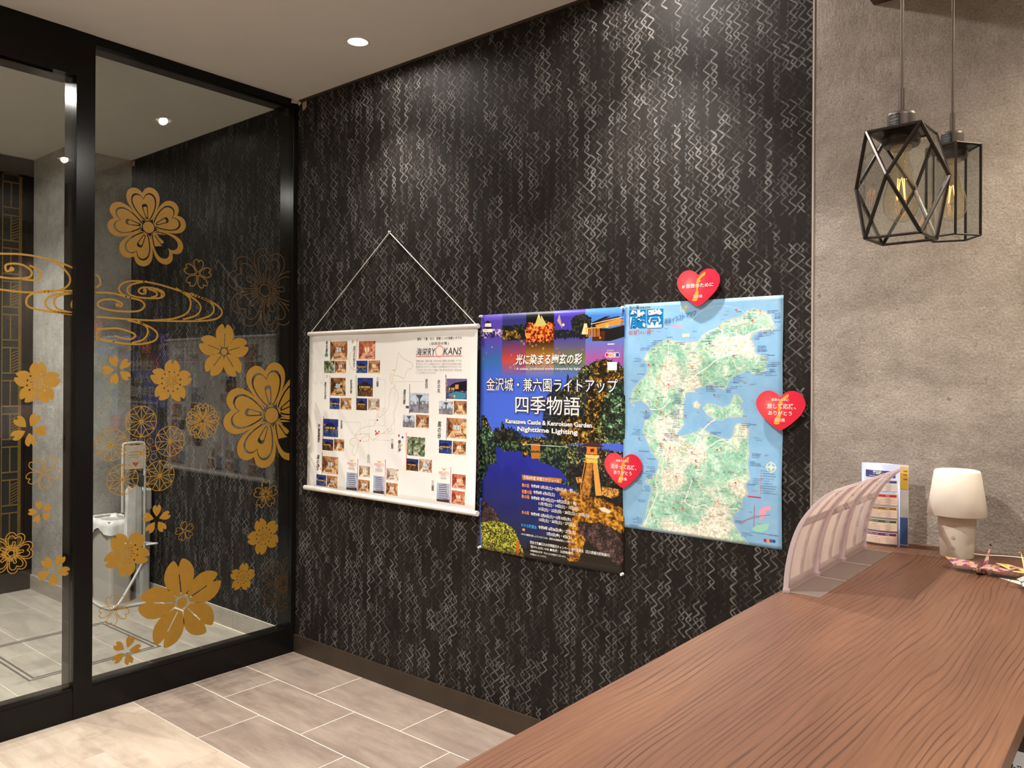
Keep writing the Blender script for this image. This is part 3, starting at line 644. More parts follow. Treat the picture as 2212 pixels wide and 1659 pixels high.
NP={'pill': [(1.62, 1.122),(1.831, 1.123),(1.829, 1.104),(1.623, 1.1)], 'castle_w': [[(1.403, 1.779),(1.438, 1.778),(1.44, 1.763),(1.401, 1.764)], [(1.388, 1.755),(1.446, 1.753),(1.448, 1.738),(1.389, 1.74)]], 'castle_r': [[(1.418, 1.791),(1.44, 1.779),(1.398, 1.78)], [(1.387, 1.755),(1.398, 1.762),(1.443, 1.762),(1.45, 1.753)]], 'tents': [[(1.705, 1.81),(1.73, 1.756),(1.68, 1.754)], [(1.718, 1.801),(1.749, 1.759),(1.712, 1.757)]], 'villa': [[(1.99, 1.75),(2.095, 1.771),(2.122, 1.767),(2.118, 1.759),(1.994, 1.743)], [(1.994, 1.743),(2.118, 1.757),(2.122, 1.749),(1.998, 1.735)]], 'villa_roof': [(1.998, 1.757),(2.033, 1.774),(2.099, 1.782),(2.114, 1.773),(2.095, 1.771),(1.99, 1.75)], 'villa_dark': [(1.978, 1.687),(1.974, 1.761),(2.037, 1.782),(2.061, 1.784),(2.014, 1.763),(1.998, 1.737),(2.061, 1.734),(2.126, 1.745),(2.126, 1.7),(2.061, 1.685)], 'lantern_cap': [(1.918, 1.264),(1.971, 1.283),(1.996, 1.285),(2.037, 1.266),(2.004, 1.263),(1.946, 1.263)], 'lantern_box': [(1.952, 1.263),(2.002, 1.264),(2.001, 1.233),(1.954, 1.232)], 'lantern_win': [(1.971, 1.255),(1.988, 1.256),(1.987, 1.243),(1.971, 1.242)], 'lantern_mid': [(1.942, 1.229),(2.014, 1.231),(2.004, 1.216),(1.952, 1.216)], 'lantern_neck': [(1.95, 1.214),(2.004, 1.214),(2.004, 1.199),(1.951, 1.197)], 'leg1': [(1.953, 1.198),(1.982, 1.197),(1.968, 1.066),(1.926, 1.069)], 'leg2': [(1.982, 1.197),(2.004, 1.199),(2.026, 1.072),(1.997, 1.069)], 'rocks': [[(2.025, 1.109),(2.102, 1.105),(2.106, 1.08),(2.07, 1.066),(2.026, 1.075)], [(1.9, 1.133),(1.926, 1.139),(1.934, 1.118),(1.909, 1.109)]], 'bank': [(1.857, 1.186),(1.913, 1.19),(2.005, 1.183),(2.062, 1.123),(2.131, 1.116),(2.129, 1.055),(2.046, 1.063),(1.922, 1.068),(1.861, 1.119)], 'gold': [(1.805, 1.078),(1.892, 1.079),(1.922, 1.065),(2.026, 1.058),(2.13, 1.028),(2.13, .934),(2.067, .953),(1.965, .958),(1.914, .955),(1.915, .815),(1.872, .791),(1.859, .913),(1.901, .989)], 'glare': [(2.01, 1.022),(2.038, 1.028),(2.071, 1.015),(2.059, 1.005),(2.026, 1.01)], 'boulder': [(1.919, .924),(1.931, .947),(2.006, .964),(2.063, .956),(2.127, .9),(2.127, .829),(2.104, .809),(2.048, .834),(1.94, .899)], 'boulder2': [(1.383, .984),(1.414, .983),(1.46, .958),(1.495, .923),(1.51, .902),(1.384, .883)], 'bush': [(1.384, .887),(1.45, .903),(1.525, .904),(1.579, .885),(1.603, .85),(1.637, .792),(1.637, .766),(1.39, .772)], 'bamboo': [(1.594, .836),(1.611, .837),(1.611, .77),(1.592, .767)], 'pond': [(1.387, 1.062),(1.433, 1.151),(1.493, 1.159),(1.504, 1.126),(1.528, 1.162),(1.596, 1.182),(1.634, 1.188),(1.672, 1.147),(1.709, 1.135),(1.768, 1.125),(1.84, 1.103),(1.909, 1.081),(1.914, .955),(1.872, .791),(1.39, .772)], 'pond_house': [[(1.667, 1.259),(1.717, 1.263),(1.718, 1.23),(1.671, 1.228)], [(1.669, 1.222),(1.718, 1.225),(1.716, 1.197),(1.672, 1.194)]], 'goldtree': [[(1.61, 1.265),(1.633, 1.277),(1.652, 1.26),(1.643, 1.244),(1.615, 1.242)], [(1.615, 1.231),(1.648, 1.233),(1.648, 1.204),(1.625, 1.195)]], 'sky_tree': [(1.384, 1.367),(1.409, 1.368),(1.434, 1.32),(1.454, 1.291),(1.468, 1.318),(1.493, 1.29),(1.502, 1.341),(1.512, 1.342),(1.526, 1.313),(1.574, 1.305),(1.597, 1.277),(1.764, 1.286),(1.759, 1.342),(1.776, 1.388),(1.801, 1.476),(1.844, 1.5),(1.856, 1.556),(1.865, 1.535),(1.902, 1.545),(1.926, 1.58),(1.991, 1.606),(2.038, 1.616),(2.131, 1.579),(2.133, 1.286),(1.385, 1.243)], 'autumn': [(1.983, 1.6),(2.046, 1.612),(2.131, 1.573),(2.131, 1.514),(2.078, 1.487),(2.047, 1.447),(2.024, 1.396),(1.993, 1.362),(2.001, 1.279),(1.82, 1.268),(1.819, 1.337),(1.861, 1.38),(1.948, 1.384),(1.96, 1.445),(1.952, 1.495),(1.975, 1.546)], 'leafgreen': [(2.062, 1.513),(2.135, 1.53),(2.137, 1.287),(2.048, 1.281),(2.024, 1.38),(2.032, 1.446)], 'badges': [(2.047, 1.631),(2.063, 1.63),(2.079, 1.63),(2.094, 1.63)], 'stamp': [(2.047, 1.602),(2.092, 1.602),(2.092, 1.57),(2.048, 1.57)], 'qr': [(1.621, .847),(1.665, .848),(1.665, .8),(1.621, .799)], 'pagoda4': [(1.923, 1.715),(1.937, 1.759),(1.95, 1.758),(1.958, 1.714)], 'tree4': [(1.871, 1.775),(1.9, 1.794),(1.937, 1.796),(1.97, 1.781),(1.97, 1.707),(1.942, 1.698),(1.88, 1.723)], 'fence5': [(1.976, 1.725),(2.038, 1.724),(2.034, 1.689),(1.976, 1.687)]}
MP={'land': [(2.662, 1.776),(2.682, 1.771),(2.708, 1.762),(2.708, 1.745),(2.714, 1.729),(2.724, 1.716),(2.702, 1.703),(2.669, 1.705),(2.649, 1.703),(2.636, 1.687),(2.64, 1.668),(2.65, 1.651),(2.65, 1.635),(2.663, 1.622),(2.686, 1.619),(2.696, 1.6),(2.686, 1.587),(2.693, 1.571),(2.677, 1.562),(2.644, 1.559),(2.63, 1.571),(2.607, 1.562),(2.583, 1.555),(2.562, 1.542),(2.552, 1.526),(2.549, 1.509),(2.535, 1.503),(2.507, 1.515),(2.489, 1.522),(2.457, 1.511),(2.428, 1.504),(2.398, 1.497),(2.383, 1.48),(2.384, 1.463),(2.38, 1.462),(2.378, 1.423),(2.376, 1.401),(2.38, 1.369),(2.361, 1.346),(2.349, 1.331),(2.377, 1.325),(2.439, 1.346),(2.451, 1.358),(2.474, 1.345),(2.512, 1.329),(2.556, 1.321),(2.574, 1.336),(2.581, 1.374),(2.592, 1.381),(2.621, 1.379),(2.628, 1.359),(2.625, 1.318),(2.632, 1.278),(2.625, 1.25),(2.636, 1.193),(2.619, 1.171),(2.629, 1.141),(2.612, 1.126),(2.601, 1.083),(2.572, 1.059),(2.572, 1.039),(2.594, 1.0),(2.63, .964),(2.206, .972),(2.223, 1.001),(2.239, 1.073),(2.256, 1.127),(2.226, 1.146),(2.268, 1.176),(2.28, 1.202),(2.28, 1.232),(2.251, 1.259),(2.229, 1.303),(2.212, 1.339),(2.22, 1.377),(2.25, 1.396),(2.254, 1.408),(2.228, 1.44),(2.199, 1.458),(2.155, 1.446),(2.169, 1.433),(2.157, 1.458),(2.165, 1.493),(2.201, 1.529),(2.229, 1.554),(2.233, 1.589),(2.216, 1.614),(2.228, 1.635),(2.252, 1.652),(2.279, 1.672),(2.306, 1.679),(2.322, 1.682),(2.36, 1.674),(2.401, 1.67),(2.438, 1.672),(2.456, 1.695),(2.474, 1.705),(2.52, 1.723),(2.533, 1.739),(2.568, 1.751),(2.595, 1.756),(2.622, 1.774),(2.646, 1.783)], 'isle': [(2.458, 1.432),(2.473, 1.447),(2.503, 1.444),(2.537, 1.435),(2.559, 1.446),(2.566, 1.453),(2.577, 1.481),(2.592, 1.481),(2.606, 1.461),(2.592, 1.443),(2.61, 1.427),(2.603, 1.409),(2.548, 1.404),(2.53, 1.393),(2.5, 1.395),(2.473, 1.412)], 'isle2': [(2.419, 1.449),(2.431, 1.457),(2.446, 1.443),(2.439, 1.432),(2.423, 1.435)], 'tiny': [(2.366, 1.803),(2.389, 1.811),(2.396, 1.802),(2.382, 1.786),(2.368, 1.79)], 'inset': [(2.672, 1.088),(2.686, 1.099),(2.706, 1.105),(2.715, 1.101),(2.711, 1.092),(2.696, 1.087),(2.693, 1.07),(2.679, 1.055),(2.672, 1.064)], 'inset2': [(2.644, 1.017),(2.665, 1.036),(2.707, 1.045),(2.7, 1.024),(2.679, 1.011),(2.658, 1.012)], 'roads': [[(2.695, 1.708),(2.646, 1.706),(2.626, 1.684),(2.63, 1.655),(2.61, 1.639),(2.593, 1.63),(2.555, 1.621),(2.513, 1.608),(2.478, 1.581),(2.442, 1.561),(2.42, 1.545),(2.376, 1.517),(2.384, 1.47)], [(2.622, 1.774),(2.662, 1.769),(2.695, 1.758),(2.714, 1.729)], [(2.474, 1.705),(2.52, 1.72),(2.537, 1.686),(2.537, 1.654),(2.562, 1.627)], [(2.585, 1.705),(2.586, 1.672),(2.576, 1.653),(2.562, 1.62)], [(2.576, 1.601),(2.59, 1.575),(2.617, 1.588)], [(2.318, 1.675),(2.318, 1.623),(2.307, 1.537),(2.304, 1.485),(2.296, 1.45)], [(2.241, 1.422),(2.291, 1.427),(2.324, 1.461)], [(2.324, 1.396),(2.332, 1.356),(2.325, 1.308),(2.349, 1.28),(2.405, 1.269),(2.424, 1.285),(2.443, 1.336),(2.481, 1.377),(2.504, 1.392)], [(2.28, 1.195),(2.268, 1.15),(2.273, 1.106),(2.244, 1.036),(2.219, .978)], [(2.421, 1.171),(2.398, 1.111),(2.39, 1.085),(2.429, 1.071),(2.468, 1.083),(2.494, 1.064),(2.539, 1.076),(2.594, 1.083)], [(2.443, 1.343),(2.466, 1.288),(2.519, 1.319),(2.556, 1.321),(2.574, 1.332)], [(2.52, 1.151),(2.535, 1.111),(2.554, 1.088)]], 'badges': [(2.692, .985),(2.702, .985),(2.712, .986),(2.722, .986)], 'compass': (2.712, 1.238), 'legend': [(2.678, 1.203),(2.73, 1.204),(2.73, 1.154),(2.678, 1.153)], 'sq1': [(2.145, 1.802),(2.219, 1.801),(2.221, 1.73),(2.147, 1.73)], 'sq2': [(2.222, 1.801),(2.294, 1.801),(2.296, 1.73),(2.224, 1.73)], 'pill': [(2.375, 1.703),(2.404, 1.703),(2.404, 1.693),(2.375, 1.692)]}
MAP_WHITE=[('能', 2.147, 2.219, 1.765, .073),('登', 2.224, 2.294, 1.766, .071),('To', 2.224, 2.239, 1.739, .014)]
MAP_DARK=[('石川県', 2.146, 2.191, 1.812, .014),('ISHIKAWA', 2.193, 2.239, 1.81, .008)]
MAP_BLUE=[('周遊イラストマップ', 2.3, 2.43, 1.764, .018)]
MAP_RED=[('能登いい旅', 2.145, 2.244, 1.716, .017)]
PHOTOS=[(.32, 1.722, .458, 1.623, 'w'),(.265, 1.62, .355, 1.554, 'g'),(.359, 1.618, .45, 1.554, 'w'),(.549, 1.717, .674, 1.624, 'r'),(.532, 1.618, .618, 1.555, 'b'),(.624, 1.618, .712, 1.554, 'w'),(.323, 1.53, .448, 1.435, 'd'),(.318, 1.423, .401, 1.364, 'b'),(.408, 1.425, .495, 1.364, 'w'),(.542, 1.531, .661, 1.436, 'n'),(.534, 1.426, .619, 1.365, 'n'),(.626, 1.427, .712, 1.366, 'l'),(.934, 1.461, 1.064, 1.366, 's'),(.887, 1.354, .971, 1.294, 's'),(.979, 1.357, 1.066, 1.295, 'w'),(1.179, 1.531, 1.307, 1.437, 'p'),(1.132, 1.427, 1.221, 1.365, 's'),(1.226, 1.429, 1.306, 1.367, 'w'),(1.186, 1.349, 1.307, 1.257, 'w'),(1.135, 1.245, 1.218, 1.184, 'b'),(1.223, 1.245, 1.304, 1.184, 'w'),(.268, 1.311, .391, 1.216, 'b'),(.261, 1.203, .352, 1.143, 'n'),(.36, 1.207, .441, 1.145, 'w'),(.265, 1.112, .396, 1.022, 'w'),(.215, 1.009, .3, .95, 'b'),(.305, 1.011, .394, .948, 'w'),(.92, 1.25, 1.043, 1.159, 'g'),(.914, 1.144, 1.0, 1.087, 'n'),(1.005, 1.148, 1.091, 1.086, 'l'),(.564, 1.083, .647, 1.024, 'l'),(.56, 1.012, .648, .952, 'w'),(.468, 1.041, .551, .951, 'k'),(.773, 1.086, .859, 1.027, 'l'),(.772, 1.015, .855, .955, 'w'),(.675, 1.041, .757, .954, 'k'),(1.223, 1.095, 1.306, 1.031, 'r'),(1.222, 1.019, 1.304, .958, 'r'),(1.126, 1.046, 1.209, .959, 'k')]
JAPAN=[[(.847, 1.656),(.876, 1.628),(.941, 1.605),(.953, 1.589),(.941, 1.578),(.913, 1.572),(.897, 1.544),(.889, 1.528),(.848, 1.541),(.815, 1.544),(.803, 1.533),(.815, 1.516),(.799, 1.501),(.794, 1.516),(.786, 1.532),(.794, 1.55),(.811, 1.547),(.823, 1.567),(.802, 1.569),(.831, 1.572),(.835, 1.6),(.847, 1.656)], [(.82, 1.499),(.828, 1.49),(.811, 1.482),(.799, 1.476),(.783, 1.436),(.787, 1.402),(.766, 1.367),(.733, 1.343),(.707, 1.331),(.698, 1.354),(.69, 1.324),(.677, 1.301)], [(.82, 1.482),(.845, 1.465),(.851, 1.432),(.837, 1.392),(.817, 1.358),(.821, 1.318),(.801, 1.289),(.809, 1.273),(.78, 1.263),(.784, 1.283),(.75, 1.258),(.708, 1.25),(.699, 1.236),(.665, 1.214),(.647, 1.23),(.638, 1.247),(.567, 1.243),(.526, 1.232),(.567, 1.27),(.62, 1.284),(.673, 1.289),(.69, 1.307)], [(.503, 1.216),(.54, 1.224),(.558, 1.208),(.549, 1.166),(.523, 1.129),(.504, 1.145),(.522, 1.176),(.495, 1.186),(.485, 1.198),(.503, 1.216)], [(.576, 1.22),(.62, 1.24),(.638, 1.232),(.63, 1.212),(.594, 1.204),(.576, 1.22)], [(.737, 1.375),(.748, 1.381),(.745, 1.364),(.737, 1.361)]]
BARS=[((.318, 1.731),(.319, 1.618),(.05, .25, .2)),((.535, 1.732),(.527, 1.62),(.75, .6, .35)),((.314, 1.542),(.318, 1.42),(.8, .5, .2)),((.53, 1.543),(.534, 1.425),(.35, .5, .15)),((.267, 1.323),(.264, 1.203),(.15, .15, .3)),((.262, 1.129),(.263, 1.013),(.15, .15, .25)),((.931, 1.5),(.932, 1.362),(.35, .3, .4)),((1.174, 1.548),(1.178, 1.428),(.2, .1, .1)),((1.184, 1.349),(1.181, 1.251),(.3, .15, .25)),((.912, 1.266),(.917, 1.083),(.85, .35, .1)),((.552, 1.113),(.556, .949),(.7, .3, .35)),((.762, 1.125),(.763, .949),(.7, .25, .35)),((1.214, 1.123),(1.213, .956),(.7, .25, .35))]
LEADS=[[(.705, 1.525),(.753, 1.524),(.755, 1.294),(.694, 1.293)], [(1.032, 1.516),(.826, 1.513),(.828, 1.259),(.733, 1.253)], [(.438, 1.3),(.569, 1.302),(.57, 1.229)], [(.637, 1.148),(.636, 1.318),(.69, 1.319)], [(.801, 1.222),(.669, 1.22)]]
DOTS=[(.698, 1.319),(.569, 1.209),(.686, 1.264),(.692, 1.255),(.703, 1.253),(.712, 1.262),(.689, 1.247)]
SCROLL_TXT=[('愛知・三重・石川・愛媛 に13の旅館とホテル', .98, 1.274, 1.719, .013),('| 記念日の宿 |', 1.067, 1.19, 1.695, .015),('海栄', .974, 1.052, 1.658, .037),('RY', 1.054, 1.106, 1.657, .034),('KANS', 1.158, 1.274, 1.658, .033),('愛知県に3館、三重県に6館、石川県に2館、愛媛県に2館の旅館・ホテルを', .975, 1.273, 1.614, .009),('有するグループです。13の宿はそれぞれに、所在するその土地の歴史や伝統、', .975, 1.273, 1.599, .009),('郷土色などをコンセプトに、その宿ならではの個性的なおもてなしをさせていただ', .975, 1.275, 1.586, .009),('いております。また、当グループの宿は、お祝い事や記念日を彩る「記念日の宿」', .975, 1.275, 1.571, .009),('としてもご好評をいただいております。', .975, 1.112, 1.558, .008)]
SCROLL_RED=[('ARIGATO', .47, .543, 1.088, .013),('STAY', .488, .528, 1.075, .012),('ARIGATO', .68, .753, 1.099, .013),('STAY', .699, .735, 1.086, .012),('ARIGATO', 1.137, 1.205, 1.095, .013),('STAY', 1.153, 1.188, 1.083, .011)]
SCROLL_GREY=[('KANAZAWA', .479, .532, 1.062, .008),('KANAZAWA', .692, .743, 1.074, .007),('KATAMACHI', .692, .743, 1.066, .007),('SUZUKA', 1.151, 1.19, 1.07, .009)]
SCROLL_V=[('三重', .697, 1.533, 1.489, .023),('愛知', 1.048, 1.529, 1.484, .022),('愛媛', .419, 1.309, 1.265, .02),('石川', .636, 1.142, 1.099, .023),('三重', .813, 1.23, 1.185, .022),('三重', 1.101, 1.051, 1.006, .022),('幸の庭', .288, 1.727, 1.667, .025),('月えもり', .513, 1.694, 1.584, .024),('斎王の宮', .28, 1.508, 1.416, .022),('離宮伊勢', .494, 1.522, 1.449, .019),('源氏香', .896, 1.477, 1.405, .024),('天の丸', 1.129, 1.524, 1.465, .025),('風の谷', 1.137, 1.331, 1.253, .03),('季の海', .866, 1.23, 1.169, .028),('海音真音', .23, 1.282, 1.183, .028),('湯の花', .227, 1.115, 1.041, .032)]
HEARTS=[{'c': (2.443, 1.872), 'w': .17, 'h': .135, 't': [('# 能登のために', 2.379, 2.503, 1.877, .015),('石川県', 2.425, 2.461, 1.837, .011)]}, {'c': (2.747, 1.455), 'w': .165, 'h': .14, 't': [('能登のために', 2.718, 2.778, 1.47, .009),('旅して応援、', 2.703, 2.801, 1.448, .018),('ありがとう', 2.707, 2.788, 1.425, .015),('石川県', 2.729, 2.765, 1.401, .012)]}, {'c': (2.133, 1.182), 'w': .165, 'h': .145, 't': [('能登のために', 2.102, 2.16, 1.219, .009),('泊まって応援、', 2.078, 2.193, 1.196, .018),('ありがとう', 2.091, 2.172, 1.173, .016),('石川県', 2.115, 2.151, 1.149, .012)]}]
# ---- hanging scroll listing the inns
def paint_scroll():
    c = Cv(.132, 1.367, .935, 1.768, 900, (.93, .925, .915)); R = random.Random(4)
    PAL = {'w': [(.30, .15, .09), (.72, .50, .33), (.93, .80, .62)], 'r': [(.42, .14, .12), (.75, .42, .30), (.90, .72, .60)], 'g': [(.13, .20, .10), (.45, .50, .38), (.80, .82, .78)], 'b': [(.05, .07, .22), (.14, .24, .58), (.85, .60, .25)], 'd': [(.10, .06, .05), (.50, .33, .20), (.90, .75, .52)],
           'n': [(.05, .05, .09), (.22, .20, .20), (.90, .62, .22)], 'l': [(.45, .30, .22), (.80, .73, .64), (.93, .90, .85)], 's': [(.35, .32, .33), (.68, .72, .78), (.88, .92, .97)], 'p': [(.05, .05, .07), (.28, .28, .45), (.85, .55, .35)], 'k': [(.18, .17, .22), (.50, .50, .56), (.80, .84, .90)]}
    for k, (x0, z0, x1, z1, t) in enumerate(PHOTOS):
        if z0 < z1: z0, z1 = z1, z0
        P = PAL[t]; w = x1 - x0; h = z0 - z1; sl = c.win([(x0, z1), (x1, z0)]); fx = lambda u: x0 + u * w; fz = lambda v: z0 - v * h
        n = c.noise(.012, 50 + k, 4) if k < 2 else np.roll(c.noise_cache, (37 * k, 91 * k), (0, 1))
        if k < 2: c.noise_cache = n
        col = c.pal(n, [(.25, P[0]), (.5, P[1]), (.75, P[2])], 1.1); c.poly([(x0, z0), (x1, z0), (x1, z1), (x0, z1)], col)
        q = lambda pts, cc, a=.9: c.poly([(fx(u), fz(v)) for u, v in pts], cc, a)
        if t in 'wrdl':   # room: ceiling, back wall with window, floor, furniture
            q([(0, 0), (1, 0), (.68, .3), (.3, .3)], P[1], .7); q([(0, 1), (1, 1), (.7, .62), (.28, .62)], [min(1, v * 1.05) for v in P[2]], .6); q([(0, 0), (.3, .3), (.28, .62), (0, 1)], P[0], .55)
            q([(.36, .33), (.64, .33), (.63, .58), (.37, .58)], (.75, .85, .92) if R.random() < .5 else (.97, .90, .75)); q([(.49, .33), (.51, .33), (.51, .58), (.49, .58)], P[0])
            a = R.random() * .3; q([(.15 + a, .75), (.5 + a, .7), (.62 + a, .85), (.2 + a, .93)], P[0], .7); q([(.18 + a, .72), (.48 + a, .68), (.58 + a, .79), (.22 + a, .85)], P[2], .6)
            q([(.8, .2), (1, .1), (1, .8), (.82, .62)], P[0] if R.random() < .5 else P[2], .6)
        elif t in 'bnp':
            q([(0, 0), (1, 0), (1, .35 + .1 * R.random()), (0, .3)], (.13, .2, .5) if t != 'p' else (.45, .38, .62), .85); q([(.1, .45), (.3, .25), (.55, .2), (.85, .4), (.8, .6), (.12, .6)], P[0], .8)
            for j in range(7): u = .12 + .1 * j + .03 * R.random(); q([(u, .45), (u + .06, .44), (u + .06, .56), (u, .57)], (.98, .78, .38), .9)
            q([(0, .7), (1, .62), (1, 1), (0, 1)], (.16, .3, .5) if t != 'n' else (.35, .22, .1), .6)
            if t == 'p': q([(.4, .2), (1, .1), (1, .6), (.4, .6)], (.04, .04, .05)); q([(.42, .3), (.6, .28), (.6, .5), (.42, .52)], (.95, .6, .35)); q([(.1, .75), (.5, .62), (.95, .72), (.95, .95), (.4, 1), (.12, .9)], (.25, .55, .68))
        elif t == 'k':
            q([(0, 0), (1, 0), (1, 1), (0, 1)], (.66, .74, .86), .8); q([(.18, .12), (.75, .02), (.85, .9), (.2, 1)], (.45, .44, .5))
            for j in range(7): q([(.2, .18 + j * .11), (.78, .10 + j * .12), (.78, .14 + j * .12), (.2, .22 + j * .11)], (.80, .82, .88))
            q([(0, .88), (1, .82), (1, 1), (0, 1)], (.22, .18, .2))
        elif t == 's': q([(0, 0), (1, 0), (1, .4), (0, .42)], (.80, .86, .95), .7); q([(.3, .1), (.7, .1), (.55, .3), (.55, .62), (.48, .62), (.48, .3)], (.2, .18, .18), .8); q([(0, .6), (1, .5), (1, 1), (0, 1)], (.42, .40, .42), .6)
    for P in JAPAN: c.line(P, .0022, (.80, .68, .50), .9)
    for P in LEADS: c.line(P, .0012, (.65, .65, .66), .8)
    for a, b, col in BARS: c.line([a, b], .0035, col)
    for p in DOTS: c.disc(p[0], p[1], .005, (.75, .15, .12))
    c.rect(.972, 1.274, 1.632, 1.637, (.88, .55, .56))
    for i in range(26):
        a = i / 26 * 6.283; b = (i + 1) / 26 * 6.283; c.line([(1.131 + .026 * math.cos(a), 1.657 + .026 * math.sin(a)), (1.131 + .026 * math.cos(b), 1.657 + .026 * math.sin(b))], .0065, (.90, .62, .62))
    for (x, z) in ((.505, 1.104), (.717, 1.113), (1.170, 1.112)): c.poly([(x - .018, z + .008), (x - .004, z), (x, z + .003), (x + .004, z), (x + .018, z + .008), (x + .006, z - .006), (x - .006, z - .006)], (.88, .66, .25))
    c.poly([(.27, 1.655), (.285, 1.668), (.30, 1.652), (.296, 1.642), (.272, 1.642)], (.20, .48, .36), .8)
    c.disc(.290, 1.536, .008, (.72, .55, .38)); c.disc(.290, 1.536, .005, (.93, .92, .9)); c.disc(.50, 1.716, .009, (.80, .72, .5))
    for i in range(20):
        a = 2.4 + i * .13; c.line([(.525 + .05 * math.cos(a), 1.625 + .055 * math.sin(a)), (.525 + .05 * math.cos(a + .13), 1.625 + .055 * math.sin(a + .13))], .005, (.88, .80, .60))
    for x, z, k in ((1.215, 1.42, (.85, .45, .15)), (1.205, 1.445, (.75, .2, .1)), (1.23, 1.45, (.9, .7, .2)), (.886, 1.243, (.15, .2, .7)), (.86, 1.25, (.8, .15, .2)), (.88, 1.205, (.95, .8, .2)), (.235, 1.055, (.8, .2, .2)), (.225, 1.035, (.3, .5, .2)), (.25, 1.04, (.9, .6, .2))): c.disc(x, z, .006, k)
    c.rect(.905, .928, 1.385, 1.397, (.35, .30, .42))
    for cnt in range(2): pass
    return c
sc = tag(empty('hanging_scroll', (0, 0, 0)), 'white hanging scroll banner of inn photographs and a map outline, hung by a cord', 'scroll', None)
sy = lambda u, v: .012 + .012 * (1 - v) ** 3 + .004 * math.sin(v * 3.1) + .002 * math.sin(u * 9 + v * 5) * (1 - v) + .0025 * math.sin(u * 6.283 * 1.5) * v
SCV = (.132, 1.367, .935, 1.768)
sheet('banner_sheet', SCV, printmat('scroll_print', paint_scroll().image('scroll_print'), .55, .25), sy, sc, 30, 24)
so = lambda x, z: sy((x - .132) / 1.235, (z - .935) / .833) + .0012
ROD = simple('white_rod', (.74, .71, .66), .45, 0, .01)
MB().tube([(.126, -.013, 1.768), (1.373, -.013, 1.768)], .011, 16).build('top_rod', ROD, sc); MB().tube([(.115, -.026, .930), (1.385, -.026, .930)], .0125, 16).build('bottom_rod', ROD, sc)
MB().tube([(.134, -.013, 1.768), (.762, -.006, 2.250), (.768, -.006, 2.253), (.774, -.006, 2.250), (1.366, -.013, 1.768)], .0022, 6).build('cord', ROD, sc)
for x in (.131, 1.369): MB().lathe([(.006, -.010), (.006, .004)], 10, (x, -.013, 1.772)).build('cord_loop', ROD, sc)
tag(MB().tube([(.768, -.001, 2.258), (.768, -.012, 2.258)], .005, 10).build('push_pin', simple('clear_pin', (.6, .58, .55), .2, .2, .02)), 'small clear push pin holding the cord of the white scroll', 'pin')
texts(SCROLL_TXT[:2], 'lettering', INKD, sc, so, .004); texts(SCROLL_TXT[2:5], 'title_lettering', INKD, sc, so, 0, .2); texts(SCROLL_TXT[5:], 'lettering', INKG, sc, so)
texts(SCROLL_RED, 'red_lettering', INKRO, sc, so, .0); texts(SCROLL_GREY, 'lettering', INKG, sc, so)
m = MB()
for i, (t, x, zt, zb, w_) in enumerate(SCROLL_V): put(m, '\n'.join(t), x - w_ * .42, x + w_ * .42, zb, zt, lambda a, b: (a, -so(a, b), b), .012 if i > 5 else 0, .15 if i > 5 else 0)
m.build('column_lettering', INKD, sc, kind='stuff')

